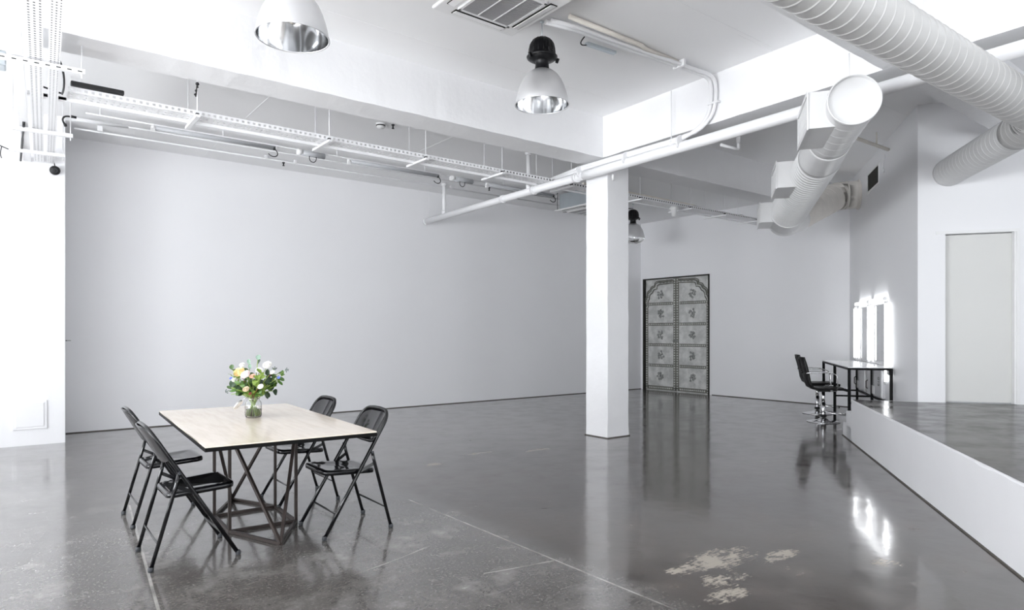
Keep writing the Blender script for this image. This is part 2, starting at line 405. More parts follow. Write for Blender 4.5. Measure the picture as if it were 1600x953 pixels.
# back wall with the doorway for the carved doors
BXW = 12.55; DY0, DY1, DZ = 8.93, 10.86, 2.73
w = MB()
w.box((BXW+0.15, (5.6+DY0)/2, 2.15), (0.3, DY0-5.6, 4.5)); w.box((BXW+0.15, (DY1+11.1)/2, 2.15), (0.3, 11.1-DY1, 4.5))
w.box((BXW+0.15, (DY0+DY1)/2, (DZ+4.4)/2), (0.3, DY1-DY0, 4.4-DZ))
struct(w.build('wall_back', wallm), 'white back wall around the carved metal doors')
# the two angled walls
def wallseg(s0, s1, t0, t1, z0, z1, mb):
    pts = [CD(s0, t0)[:2], CD(s1, t0)[:2], CD(s1, t1)[:2], CD(s0, t1)[:2]]
    return mb.prism(pts, z0, z1)
w = MB(); wallseg(0.003, 4.75, -0.3, 0, 0, 4.5, w)
struct(w.build('wall_mirrors', wallm), 'angled white wall that carries the lit mirrors')
# wall facing the camera on the right (runs along -D from the corner), with a door opening
def dwall(t0, t1, s0, s1, z0, z1, mb): return wallseg(s0, s1, t0, t1, z0, z1, mb)
DT0, DT1, DTZ = -0.195, -1.035, 2.615
w = MB(); dwall(DT0, -0.003, 0.0, 0.3, 0, 4.5, w); dwall(-9.4, DT1, 0.0, 0.3, 0, 4.5, w); dwall(DT1, DT0, 0.0, 0.3, DTZ, 4.5, w); dwall(DT1, DT0, 0.14, 0.3, 0, DTZ, w)
struct(w.build('wall_right', wallm), 'white wall above the platform with a flush door')
# street side with window openings, rear wall
w = MB(); ys = [-4.3] + [v for p in WINS for v in p] + [11.2]
for i in range(0, len(ys), 2): w.box((WIN_X-0.1, (ys[i]+ys[i+1])/2, 2.15), (0.3, ys[i+1]-ys[i], 4.5))
for a, b in WINS: w.box((WIN_X-0.1, (a+b)/2, 0.2), (0.3, b-a, 0.6)); w.box((WIN_X-0.1, (a+b)/2, 3.95), (0.3, b-a, 0.9))
struct(w.build('wall_street', wallm), 'white window wall on the street side')
for i, (a, b) in enumerate(WINS):
    m = MB()
    for z in (0.54, 3.46): m.box((WIN_X-0.02, (a+b)/2, z), (0.06, b-a, 0.08))
    for y in (a+0.04, (a+b)/2, b-0.04): m.box((WIN_X-0.02, y, 2.0), (0.06, 0.08, 2.92))
    struct(m.build('window_%d' % (i+1), whiteplast))
w = MB(); xs = [-6.2] + [v for p in FILL_OPENINGS for v in p] + [15]
for i in range(0, len(xs), 2): w.box(((xs[i]+xs[i+1])/2, -4.15, 2.15), (xs[i+1]-xs[i], 0.3, 4.5))
for a, b in FILL_OPENINGS: w.box(((a+b)/2, -4.15, 0.45), (b-a, 0.3, 1.1)); w.box(((a+b)/2, -4.15, 3.9), (b-a, 0.3, 1.0))
struct(w.build('wall_rear', wallm), 'white wall behind the camera')

# beams and pillar (slightly uneven edges)
rnd = random.Random(4)
def rough_beam(a, b, width_vec, z0, z1, name, label, seg=0.12):
    """beam from a to b (xy), width_vec xy, lower edges wander by a few millimetres like hand finished concrete"""
    A = Vector((*a, 0)); B = Vector((*b, 0)); W = Vector((*width_vec, 0)); L = (B-A).length; n = int(L/seg)
    vs = []; fs = []
    for i in range(n+1):
        p = A.lerp(B, i/n); j1 = rnd.uniform(-.0025, .0025); j2 = rnd.uniform(-.003, .003); j3 = rnd.uniform(-.001, .001)
        wn = W.normalized()
        vs += [p+Vector((0, 0, z1)), p+wn*j2+Vector((0, 0, z0+j1)), p+W+wn*j2+Vector((0, 0, z0+j3)), p+W+Vector((0, 0, z1))]
    for i in range(n):
        k = 4*i
        for q in ((0, 1), (1, 2), (2, 3), (3, 0)): fs.append((k+q[0], k+q[1], k+4+q[1], k+4+q[0]))
    fs.append((0, 1, 2, 3)); fs.append(tuple(4*n+q for q in (3, 2, 1, 0)))
    m = MB().add(vs, fs)
    return struct(m.build(name, beamm), label)
rough_beam((-5.5, 6.055), (12.6, 6.055), (0, 0.42), ZB, ZC1+0.02, 'trim_2', 'deep white concrete beam running over the pillar')
bs = BB(-9.0); be = BB(0.0)
rough_beam(bs[:2], be[:2], (BY*0.48, -BX*0.48), ZB, ZC1+0.02, 'trim_3', 'white concrete cross beam from the pillar towards the right')
rough_beam((6.5, 2.21), (9.6, 2.21), (0, 0.325), ZB, ZC1+0.02, 'trim_4', 'concrete beam above the large duct')
rough_beam((-5.5, 2.21), (6.15, 2.21), (0, 0.325), ZB, ZC1+0.02, 'trim_5', 'concrete beam above the large duct')
pm = MB(); n = 26; pts = [(6.295, 6.065), (6.70, 6.065), (6.70, 6.47), (6.295, 6.47)]
vs = []; fs = []
for i in range(n+1):
    z = ZB*i/n
    for k, (x, y) in enumerate(pts):
        f = 0.003 if i == 0 else 0
        vs.append((x+rnd.uniform(-.0025, .0025)-(f if k in (0, 3) else -f), y+rnd.uniform(-.0025, .0025)-(f if k < 2 else -f), z))
for i in range(n):
    for k in range(4): fs.append((4*i+k, 4*i+(k+1) % 4, 4*i+4+(k+1) % 4, 4*i+4+k))
pm.add(vs, fs); struct(pm.build('pillar', beamm, bevel=0.004), 'square white pillar in the middle of the room')
m = MB().box((6.4975, 6.2675, 0.006), (0.435, 0.435, 0.012)); struct(m.build('trim_6', baseline), 'dark joint around the foot of the pillar')
# dark line where walls meet the floor
m = MB().box((6.6, WY-0.004, 0.006), (11.9, 0.014, 0.014)); m.box((BXW-0.004, 7.3, 0.006), (0.014, DY0-5.8, 0.014))
struct(m.build('baseboard_left', baseline), 'dark line at the foot of the white walls')

# ---- platform with steps at its far end
PA = (8.603, 3.98); EL = (-CX, -CY)
# the platform edge bows very slightly and its top lip is chipped
vs = []; fs = []; NP = 90; L = 11.0
def edge(s, j=0.0):   # s metres from the far end towards the camera
    return (PA[0]-cos(radians(35.0))*s - DX*j, PA[1]-sin(radians(35.0))*s - DY*j)
for i in range(NP+1):
    s = L*i/NP; j = rnd.uniform(0, .010); dz = -rnd.choice([0, 0, 0.003, 0.006, 0.012])
    x, y = edge(s); x2, y2 = edge(s, 0.012+j); x3, y3 = edge(s, 0.6)
    vs += [(x, y, 0), (x, y, 0.53+dz), (x2, y2, 0.54), (x3, y3, 0.54)]
for i in range(NP): fs += [(4*i, 4*i+1, 4*i+5, 4*i+4), (4*i+1, 4*i+2, 4*i+6, 4*i+5)]
m = MB().add(vs, fs)
f0 = edge(0); fq = CD(0.067, 0.0)
m.add([(f0[0], f0[1], 0), (fq[0], fq[1], 0), (fq[0], fq[1], .54), (f0[0], f0[1], .54)], [(0, 1, 2, 3)])
plat = struct(m.build('platform', platm), 'raised white sided platform with a worn concrete top')
vs2 = []; fs2 = []
ins = [edge(L*i/NP, 0.012) for i in range(NP+1)]
top = ins + [(2.5, -4.0), (14.08, -4.0), (QC[0]-.001, QC[1]-.001)]
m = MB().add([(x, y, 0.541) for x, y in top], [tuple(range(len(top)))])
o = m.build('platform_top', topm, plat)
# two steps
for (s0, s1, z) in ((0.0, 0.35, 0.36), (0.0, 0.58, 0.18)):
    m = MB(); a = edge(0); 
    def off(s, t): return (a[0]+CX*s - DX*t, a[1]+CY*s - DY*t)
    t0 = 0.0 if z > .3 else 0.0
    m.prism([off(s0, t0), off(s0, 0.73), off(s1, 0.73), off(s1, t0)], 0, z)
    m.build('step', platm, plat, bevel=0.006)
m = MB(); 
a0 = edge(-0.58); b0 = edge(L); m.bar((a0[0]+DX*.004, a0[1]+DY*.004, .005), (b0[0]+DX*.004, b0[1]+DY*.004, .005), 0.012, 0.010)
struct(m.build('baseboard_platform', baseline), 'dark line at the foot of the platform')

# ---- door on the right
dr = MB(); dwall(DT1+0.006, DT0-0.006, 0.075, 0.115, 0.552, DTZ-0.008, dr)
d2 = struct(dr.build('door_2', doorwhite), 'plain off-white flush door above the platform')
m = MB(); dwall(DT1+0.0, DT1+0.02, 0.0, 0.08, .545, DTZ, m); dwall(DT1-0.035, DT1+0.0, -0.012, 0.0, .545, DTZ+0.035, m); dwall(DT1, DT0, -0.012, 0.0, DTZ, DTZ+0.035, m)
m.build('door_frame', whiteplast, d2)

# ---- carved double doors
def carved_leaf(y0, y1, mirror, label):
    W = y1-y0; H = DZ-0.035; x = BXW+0.035
    o = bpy.data.objects.new('door_leaf', None)
    base = MB().box((x+0.02, (y0+y1)/2, H/2+0.002), (0.04, W, H+.015))
    leaf = base.build('door_leaf', sheetm, door1)
    br = MB(); bw = 0.075
    def rect(ya, yb, za, zb, dp=0.012): br.box((x-dp/2, (ya+yb)/2, (za+zb)/2), (dp, yb-ya, zb-za))
    za, zb = 0.02, H
    rect(y0, y0+bw, za, zb if not mirror else zb-0.62); rect(y1-bw, y1, za, zb if mirror else zb-0.62)
    rect(y0, y1, za, za+0.09)
    rows = [0.02+0.09+ (H-0.02-0.18)*k/5 for k in range(6)]
    for k in range(1, 5): rect(y0+bw+.02, y1-bw-.02, rows[k]-0.035, rows[k]+0.035)
    br.build('carved_border', carvem, leaf, bevel=0.003)
    # beads on the borders
    bd = MB()
    def bead(y, z, r): bd.lathe([(r, 0), (r*.85, r*.5), (r*.4, r*.8), (0.0005, r*.85)], (x-0.012, y, z), 7, mat=Matrix.Rotation(-pi/2, 3, 'Y'))
    for yy, top_ in ((y0+bw/2, zb if not mirror else zb-.64), (y1-bw/2, zb if mirror else zb-.64)):
        z = 0.05
        while z < top_: bead(yy, z, 0.021); z += 0.058
    for k in [0.5/100] + rows[1:5]:
        zz = 0.065 if k < .01 else k; y = y0+bw+0.05
        while y < y1-bw-0.02: bead(y, zz, 0.020); y += 0.056
    # half of the cusped arch at the head of the door: from outer jamb up to the meeting stile
    if mirror: yo, yi, sgn = y0+0.04, y1-0.05, 1
    else: yo, yi, sgn = y1-0.04, y0+0.05, -1
    pth = []
    lobes = [((0.0, H-0.62), (0.03, H-0.42)), ((0.03, H-0.42), (0.13, H-0.27)), ((0.13, H-0.27), (0.27, H-0.18)), ((0.27, H-0.18), (0.36, H-0.075)), ((0.36, H-0.075), (0.82, H-0.06))]
    ar = MB()
    for (p, q) in lobes:
        n = 9; seg = []
        for i in range(n+1):
            t = i/n; u = p[0]+(q[0]-p[0])*t; zz = p[1]+(q[1]-p[1])*t
            bl = 0.035*sin(pi*t) if q[0] < .5 else 0
            dx, dz = q[0]-p[0], q[1]-p[1]; l = sqrt(dx*dx+dz*dz)
            u -= bl*dz/l; zz += bl*dx/l
            seg.append((x-0.008, yo+sgn*u, zz))
        ar.tube(seg, 0.020, 6)
        ar.tube([(a, b-sgn*0.03, c+0.035) for a, b, c in seg], 0.012, 6); ar.tube([(a, b+sgn*0.045, c-0.045) for a, b, c in seg], 0.012, 6)
        for (xa, yb, zc_) in seg[::2]: bead(yb+sgn*.02, zc_-.018, .020)
    ar.build('scalloped_arch', carvem, leaf)
    bd.build('beaded_moulding', sheetm, leaf)
    # one engraved flower per panel
    rr = random.Random(7 if mirror else 8)
    for k in range(5):
        zc = (rows[k]+rows[k+1])/2; yc = (y0+y1)/2 + (0.0)
        if k == 4: zc -= 0.03
        rz = MB()
        for a in range(7):
            an = a*2*pi/7+rr.uniform(-.3, .3); ln = rr.uniform(.05, .10)
            c0 = (x-0.004, yc, zc); p1 = (x-0.006, yc+cos(an)*ln, zc+sin(an)*ln*1.05)
            cu = (x-0.006, yc+cos(an+.6)*ln*.7, zc+sin(an+.6)*ln*.7)
            rz.tube(bez(c0, cu, cu, p1, 6), 0.0055, 5)
            rz.tube([(p1[0], p1[1]+.022*cos(t*pi/4), p1[2]+.022*sin(t*pi/4)) for t in range(8)], 0.005, 5, closed=True)
        rz.build('flower_relief', rosettem, leaf)
    return leaf
dm = MB(); e = 0.03
dm.box((BXW+0.02, (DY0+DY1)/2, DZ-0.012), (0.10, DY1-DY0, 0.024)); dm.box((BXW+0.02, DY0+0.012, DZ/2), (0.10, 0.024, DZ)); dm.box((BXW+0.02, DY1-0.02, DZ/2), (0.10, 0.04, DZ))
door1 = struct(dm.build('door_1', darkvoid), 'pair of tall carved metal doors with scalloped arch and flower panels')
ym = (DY0+DY1)/2 - 0.01
carved_leaf(DY0+0.03, ym-0.004, True, '')
carved_leaf(ym+0.004, DY1-0.045, False, '')
m = MB()
for yy in (ym-0.06, ym+0.06):
    m.tube([(BXW+0.005+0.0, yy+0.018*cos(t*pi/5), 1.20+0.022*sin(t*pi/5)) for t in range(10)], 0.005, 6, closed=True)
m.box((BXW+0.01, ym, 1.22), (0.02, 0.07, 0.05)); m.build('door_latch', rosettem, door1)

# ================================================================= CEILING SERVICES
# ---- large spiral ducts
def ribbed(path_pts, rs, pitch=0.115, rib=0.006, n=36):
    """resample a path, adding a thin raised lock seam every pitch"""
    P = [Vector(p) for p in path_pts]; d = [0]
    for i in range(1, len(P)): d.append(d[-1]+(P[i]-P[i-1]).length)
    def at(s):
        for i in range(1, len(P)):
            if s <= d[i] or i == len(P)-1:
                t = (s-d[i-1])/(d[i]-d[i-1]); t = max(0, min(1, t))
                return P[i-1].lerp(P[i], t), rs[i-1]+(rs[i]-rs[i-1])*t
    out = []; rr = []; s = 0
    while s < d[-1]-1e-6:
        for ds, e in ((0, 0), (pitch*.06, 0), (pitch*.80, 0), (pitch*.86, 0), (pitch*.89, rib), (pitch*.95, rib), (pitch*.98, 0)):
            if s+ds < d[-1]:
                p, r = at(s+ds); out.append(p); rr.append(r+e)
        s += pitch
    p, r = at(d[-1]); out.append(p); rr.append(r)
    return out, rr
ZD = 3.29
ba = radians(-2.1)
def BD(x): return (x, 1.769+(x-4.465)*math.tan(ba))
t = thing('large_duct', 'large grey ribbed air duct crossing the top right corner under the ceiling', 'duct', (7.5, BD(7.5)[1], ZD), world=True)
e0 = BD(6.95)
# the branch meets the right wall square on
bw = CD(0.0, -0.33, 3.37)
bd0 = (bw[0]-CX*2.05, bw[1]-CY*2.05)
pts, rr = ribbed([(WIN_X+.16, BD(WIN_X)[1], ZD), (6.95, e0[1], ZD)], [0.163, 0.163], 0.112, 0.004)
MB().tube(pts, rr, 40).build('duct_run', bigductm, t)
el = bez((6.95, e0[1], ZD), (7.12, e0[1]-.01, ZD), (bd0[0]-.02, bd0[1]-.02, ZD+.01), (bd0[0]+CX*.12, bd0[1]+CY*.12, 3.30), 8)
pts, rr = ribbed(el, [0.168]*9, 0.12, 0.004); MB().tube(pts, rr, 40).build('duct_elbow', bigductm, t)
pts, rr = ribbed([(bd0[0]+CX*.10, bd0[1]+CY*.10, 3.30), (bw[0]-CX*0.004, bw[1]-CY*.004, 3.37)], [0.166, 0.170], 0.105, 0.003)
MB().tube(pts, rr, 40).build('duct_branch', ductm, t)
# hanging duct with outlet boxes, along the angled wall's direction
ZD2 = 3.244; cap = (5.313, 2.435); U = 0.94
def HD(s, t=0, z=ZD2): return (cap[0]+(CX*s+DX*t)*U, cap[1]+(CY*s+DY*t)*U, z)
t = thing('supply_duct', 'white ribbed supply duct with three box outlets and a round end cap', 'duct', HD(3.0), world=True)
pts, rr = ribbed([HD(0.02), HD(1.25)], [0.188, 0.188], 0.2, 0.003); MB().tube(pts, rr, 40).build('duct_section', ductm, t)
MB().tube([HD(1.2), HD(1.25), HD(1.82), HD(1.87)], [.191, .194, .212, .216], 40).build('duct_reducer', ductm, t)
pts, rr = ribbed([HD(1.86), HD(2.6), HD(4.0), HD(5.2)], [0.209, 0.216, .238, .254], 0.098, 0.012); MB().tube(pts, rr, 44).build('duct_section', ductm, t)
MB().tube([HD(5.18), HD(5.22), HD(5.9)], [.268, .263, .263], 40).build('duct_collar', ductm, t)
R3 = Matrix(((DX, 0, CX), (DY, 0, CY), (0, 1, 0)))
m = MB().lathe([(0.190, 0.05), (0.199, 0.03), (0.199, -0.012), (0.197, -0.018), (0.191, -0.018), (0.188, -0.012), (0.186, 0.014), (0.184, 0.016), (0.002, 0.016)], HD(0), 48, mat=R3)
m.build('end_cap', ductm, t)
# duct turns and rises to the wall
ew = CD(3.52, 0.0, 3.83)                       # point on the wall
st = HD(5.85)
tx = thing('wall_duct', 'cream cloth-wrapped duct bending from the ribbed duct into the angled wall', 'duct', (ew[0], ew[1], 3.83), world=True)
pa = bez(st, CD(2.45, 1.347, 3.244), CD(2.62, 1.25, 3.26), CD(2.76, 1.07, 3.37), 10)
MB().tube(pa, [.263, .263, .262, .260, .257, .253, .250, .248, .246, .245, .244], 36).build('duct_elbow', ductm, t)
nD = Vector((DX, DY, 0)); w0 = Vector(ew)
pth = [Vector(CD(2.75, 1.08, 3.365)), Vector(CD(3.02, .79, 3.55))] + bez(CD(3.1, .70, 3.60), CD(3.38, .42, 3.79), CD(3.52, .38, 3.83), CD(3.52, .16, 3.83), 7) + [w0 + nD*0.002]
pp, rr = ribbed(pth, [0.240]*len(pth), 0.16, 0.005); MB().tube(pp, rr, 36).build('duct_elbow', creamduct, tx)
m = MB().lathe([(0.245, 0.0), (0.262, 0.0), (0.262, 0.02), (0.245, 0.02)], tuple(w0), 36, mat=Matrix(((CX, 0, DX), (CY, 0, DY), (0, 1, 0)))); m.build('wall_collar', creamduct, tx)
# outlet boxes
for k, (s0, tf, rad) in enumerate(((0.166, 0.335, .20), (2.61, 0.394, .23), (5.27, 0.43, .27))):
    m = MB(); L = 0.70; z0, z1 = 3.092, 3.393
    def P(s, t_, z): return HD(s, t_, z)
    vs = [P(s0, 0.06, z0+.0), P(s0+L, 0.06, z0), P(s0+L, 0.06, z1), P(s0, 0.06, z1), P(s0, tf, z0), P(s0+L, tf, z0), P(s0+L, tf, z1), P(s0, tf, z1)]
    m.add(vs, [(0, 1, 5, 4), (3, 7, 6, 2), (0, 4, 7, 3), (1, 2, 6, 5), (0, 3, 2, 1)])
    bx = m.build('outlet_box', ductm, t)
    g = MB(); th = 0.022
    def fr(sa, sb, za, zb, ta, tb):
        g.add([P(sa, ta, za), P(sb, ta, za), P(sb, ta, zb), P(sa, ta, zb), P(sa, tb, za), P(sb, tb, za), P(sb, tb, zb), P(sa, tb, zb)],
              [(0, 1, 2, 3), (4, 7, 6, 5), (0, 4, 5, 1), (3, 2, 6, 7), (0, 3, 7, 4), (1, 5, 6, 2)])
    e_ = .012
    fr(s0-e_, s0+L+e_, z0-e_, z0+th, tf, tf+.012); fr(s0-e_, s0+L+e_, z1-th, z1+e_, tf, tf+.012)
    fr(s0-e_, s0+th, z0+th, z1-th, tf, tf+.012); fr(s0+L-th, s0+L+e_, z0+th, z1-th, tf, tf+.012)
    for q in range(1, 14): 
        sq = s0+th+(L-2*th)*q/14; fr(sq-.004, sq+.004, z0+th, z1-th, tf-.012, tf+.004)
    for q in range(1, 3):
        zq = z0+(z1-z0)*q/3; fr(s0+th, s0+L-th, zq-.003, zq+.003, tf-.008, tf+.002)
    g.build('outlet_grille', ductm, bx)
def rod(name, p, z1, label, r=0.004, mat=None, group=None):
    m = MB().tube([(p[0], p[1], p[2]), (p[0], p[1], z1)], r, 8); o = m.build(name, mat or traym); tag(o, label, 'hanger', group); return o
rod('duct_hanger', HD(0.22, 0, ZD2+.18), ZB+0.0, 'thin rod holding the capped end of the white supply duct', 0.006)
rod('duct_hanger', HD(2.3, .18, ZD2+.14), ZC1, 'thin wire beside the second outlet box of the supply duct', 0.004)

# dark square vent in the angled wall
vm_ = MB(); s0, s1, z0, z1 = 2.02, 2.78, 3.72, 3.99
def cwall(mb, sa, sb, ta, tb, za, zb): return wallseg(sa, sb, ta, tb, za, zb, mb)
vt = thing('wall_vent', 'dark square air vent high on the angled wall', 'vent', CD((s0+s1)/2, 0, z0), world=True)
cwall(vm_, s0, s1, 0.001, 0.006, z0, z1); vm_.build('vent_opening', darkvoid, vt)
m = MB()
for a in ((s0-.03, s1+.03, z0-.03, z0), (s0-.03, s1+.03, z1, z1+.03), (s0-.03, s0, z0, z1), (s1, s1+.03, z0, z1)): cwall(m, a[0], a[1], 0.0, 0.016, a[2], a[3])
m.build('vent_frame', whiteplast, vt)

# ---- long white pipe under the cross beam
def PP(s, z=None): 
    p = BB(s, -0.06); return (p[0], p[1], 3.515 if z is None else z)
t = thing('drain_pipe', 'long white pipe running past the pillar head under the beams', 'pipe', PP(0.3), world=True)
MB().tube([PP(4.80), PP(0.25)], 0.054, 20).build('pipe_run', pipem, t)
MB().tube([PP(0.3), PP(0.1), PP(-10.0)], 0.060, 20).build('pipe_run', pipem, t)
for s in (0.45, 1.4, 2.2, 4.76): MB().tube([PP(s-.02), PP(s+.03)], 0.066 if s < 4 else .062, 20).build('pipe_coupling', pipem, t)
for y, z in ((10.134, 4.12), (7.592, 4.12)):
    s = (y-BO[1])/BY; m = MB().tube([PP(s), PP(s, 4.10)], 0.033, 14); m.tube([PP(s, 4.06), PP(s, 4.112)], 0.05, 14); m.tube([PP(s, 3.55), PP(s, 3.62)], 0.04, 14)
    m.build('pipe_drop', pipem, t)
for s in (4.66, 1.35):
    rod('pipe_hanger', PP(s, 3.56), ZC2, 'thin rod holding the %s of the long white pipe' % ('closed end' if s > 3 else 'stretch just left of the pillar'), 0.005)
# short branch pipe that dips behind the long one
m = MB()
m.tube([(6.60, 4.31, ZB), (6.60, 4.31, 3.56)], 0.026, 12); m.tube([(6.60, 4.31, 3.58), (6.60, 4.31, 3.50), (6.585, 4.31, 3.485), (6.27, 4.31, 3.485)], 0.017, 12)
tag(m.build('branch_pipe', pipem), 'short white pipe dropping behind the beam and bending left', 'pipe')
# painted line set: from the near ceiling unit along the ceiling, down the beam face, then beside the long pipe
def onX(px_, py_, X): pass
t = thing('refrigerant_lines', 'pair of white wrapped lines from the ceiling unit curving down the beam to the pillar', 'pipe', BB(-1.9, -0.05, 3.9), world=True)
top_ = BB(-1.95, -0.035)
A0 = (3.80, 4.42, 4.17)
path = [Vector(A0)] + [Vector(p) for p in bez((4.1, 4.40, 4.185), (4.9, 4.39, 4.19), (5.5, 4.35, 4.19), (5.93, 4.33, 4.19), 6)]
dn = bez((5.93, 4.33, 4.19), (6.055, 4.32, 4.19), (6.085, 4.31, 4.15), (6.093, 4.31, 4.05), 6)
d2_ = bez((6.093, 4.31, 4.05), (6.093, 4.31, 3.80), (6.09, 4.34, 3.66), (6.10, 4.80, 3.60), 10)
run = [PP(0.3-1.3, 3.60), PP(0.0, 3.605), PP(0.45, 3.60), PP(0.9, 3.59)]
MB().tube(path+dn[1:]+d2_[1:]+[Vector(r) for r in run], 0.022, 12).build('line', pipem, t)
off_ = Vector((0.02, -0.055, 0.0))
MB().tube([p+off_ for p in path]+[p+Vector((0, -.055, 0)) for p in dn[1:]]+[p+Vector((-.0, -.055, .0)) for p in d2_[1:-2]]+[Vector(PP(-1.2, 3.625)), Vector(PP(0.4, 3.64)), Vector(PP(1.0, 3.60))], 0.020, 12).build('line', pipem, t)
for s in (-1.35, -.5, .35):
    MB().tube([PP(s-.012, 3.565), PP(s+.012, 3.565)], 0.088, 16).build('strap', pipem, t)
MB().box((6.09, 4.28, 3.90), (.05, .13, .02)).build('clip', pipem, t); MB().box((5.55, 4.32, 4.20), (.03, .14, .07)).build('clip', pipem, t)
m = MB().tube([(3.95, 4.27, 4.205), (4.9, 4.27, 4.205), (5.0, 4.30, 4.205), (5.5, 4.31, 4.21)], 0.022, 12)
tag(m.build('ceiling_conduit', creampipe), 'cream painted conduit on the ceiling right of the near cassette unit', 'conduit')
m = MB().bar((4.33, 4.45, 4.13), (4.70, 4.43, 4.13), 0.045, 0.03); o = m.build('light_batten', galv, bevel=.005)
tag(o, 'short silvery fluorescent batten clipped under the white lines near the ceiling', 'light')
m = MB().tube(bez((4.28, 4.42, 4.17), (4.22, 4.44, 4.10), (4.26, 4.46, 4.09), (4.34, 4.45, 4.12), 8), .006, 8)
m.build('cable_loop', mattb, o)
m = MB().tube([PP(-1.2, 3.57), PP(-1.2, 4.20)], .006, 8); m.tube([PP(-1.2, 3.54), PP(-1.2, 3.62)], .022, 10)
tag(m.build('pipe_hanger', pipem), 'thin rod with a bracket holding the long pipe right of the pillar', 'hanger')
m = MB().tube([(6.33, 6.0, 3.50), (6.36, 6.03, 3.42)], .02, 10); tag(m.build('sensor_tube', whiteplast), 'small white tube fitting on the front of the pillar head', 'fitting')
# pipe on the ceiling by the angled wall
wq = CD(1.38, 0.02, 4.05); m = MB().tube([wq, (wq[0]-1.7, wq[1]+.04, 4.05)], .024, 10)
for q in (.35, 1.1): m.tube([(wq[0]-q, wq[1]+.01, 4.05), (wq[0]-q, wq[1]+.01, ZC1)], .010, 8)
tag(m.build('sprinkler_pipe', creampipe), 'thin cream pipe under the ceiling ending at the angled wall', 'pipe')
m = MB().tube([CD(1.60, 0.02, 4.03), CD(1.60, 0.02, 3.95), CD(1.68, .02, 3.93), CD(1.68, .02, 3.84), CD(1.60, .02, 3.82), CD(1.64, .02, 3.78)], .009, 8)
tag(m.build('wall_conduit', traym), 'thin bent conduit on the angled wall beside the dark vent', 'conduit')

# ---- perforated trays
def tray_mb(a, b, width, side, pitch, rows, z, hole=0.45, up=True, slots=False):
    """perforated channel: bottom with rows of holes, two upturned sides"""
    A = Vector((a[0], a[1], z)); B = Vector((b[0], b[1], z if len(a) < 3 else z)); T = (B-A); L = T.length; T.normalize(); S = Vector((-T.y, T.x, 0))
    m = MB(); n = int(L/pitch); rw = width/rows
    def cell(o, du, dv, lu, lv):
        hu, hv = (hole, hole) if not slots else (0.5, 0.35)
        a0, a1 = (1-hu)/2, (1+hu)/2; b0, b1 = (1-hv)/2, (1+hv)/2
        P_ = lambda u, v: o + du*(lu*u) + dv*(lv*v)
        o8 = [P_(0, 0), P_(1, 0), P_(1, 1), P_(0, 1), P_(a0, b0), P_(a1, b0), P_(a1, b1), P_(a0, b1)]
        m.add(o8, [(0, 1, 5, 4), (1, 2, 6, 5), (2, 3, 7, 6), (3, 0, 4, 7)])
    for i in range(n):
        for r in range(rows): cell(A+T*(i*pitch)+S*(r*rw-width/2), T, S, pitch, rw)
        if side:
            for sgn in (-1, 1): cell(A+T*(i*pitch)+S*(sgn*width/2), T, Vector((0, 0, 1)), pitch, side)
    return m
trg = 'white perforated cable trays'
m = tray_mb((0.44, 7.2), (12.3, 7.2), 0.20, 0.05, 0.055, 3, 3.575)
t = thing('cable_tray', 'long perforated white cable tray hanging between the left wall side and the back wall', 'cable tray', (6, 7.2, 3.645), world=True, group=None)
m.build('tray_channel', traym, t, solid=0.002)
m = MB().bar((0.25, 7.33, 3.560), (6.1, 7.33, 3.560), 0.05, 0.03); m.bar((6.1, 7.33, 3.56), (12.2, 7.33, 3.56), 0.02, 0.02); m.build('support_rail', traym, t)
hx = [1.50, 2.86, 4.10, 5.28, 6.55, 8.05, 9.35, 10.35, 11.4]
for i, x in enumerate(hx):
    b = MB().bar((x, 7.0, 3.545), (x, 7.50, 3.545), 0.04, 0.025)
    nm = b.build('support_bracket', traym, t)
    [MB().tube([(x, yy, 3.54), (x, yy, ZC2)], 0.005, 6).build('hanger_rod', traym, t) for yy in (7.04, 7.46)]
    h = MB().box((x, 7.04, 3.565), (.03, .03, .025)); h.build('rod_nut', mattb, t)
m = MB().bar((0.46, 7.13, 3.66), (0.88, 7.13, 3.66), 0.06, 0.045); tag(m.build('black_light_bar', mattb, bevel=.01), 'black bar lying on the left end of the long cable tray', 'light bar')
m = MB(); 
for (dx, dz, r) in ((0, 3.93, .018), (.0, 3.90, .012), (-.012, 3.86, .012), (-.02, 3.82, .012)): m.ball((1.50+dx, 7.04, dz-.06), r, 8)
m.tube([(1.50, 7.04, 3.87), (1.485, 7.04, 3.74)], .006, 6); tag(m.build('black_clip', mattb), 'small black clip hanging on the first tray rod', 'clip')
# black cables lying on the tray in the back part
m = MB(); rr_ = random.Random(2)
for k in range(3):
    p = [(5.4+ i*0.35, 7.12+.04*k+rr_.uniform(-.015, .015), 3.61+rr_.uniform(0, .02)) for i in range(20)]; m.tube(p, .008, 6)
tag(m.build('tray_cables', mattb), 'black cables lying in the long cable tray behind the pillar', 'cable')
for x, z in ((9.1, 3.50),):
    m = MB().lathe([(0.02, .12), (.03, .10), (.06, .06), (.085, 0.05), (.07, .03), (.045, .0), (.035, -.09), (.001, -.10)], (x, 7.2, z), 18)
    tag(m.build('track_spotlight', whiteplast), 'small white bell shaped fitting under the cable tray right of the pillar', 'light')
m = MB().bar((8.0, 8.3, 4.02), (11.2, 8.35, 4.02), .05, .03); tag(m.build('ceiling_conduit', creampipe), 'cream conduit on the ceiling behind the far pendant lamp', 'conduit')

# the trays running along the window side (rotated like the cross beam)
def SB(x, s): return (x + 0.037*(s-10.1), s)
t = thing('window_side_trays', 'flat white plate trunking hanging along the window side at top left', 'trunking', (0.2, 8, 3.53), world=True)
a = SB(0.206, 10.08); b = SB(0.206, 2.9)
m = MB().bar((a[0], a[1], 3.54), (b[0], b[1], 3.54), 0.075, 0.035); m.build('plate', traym, t)
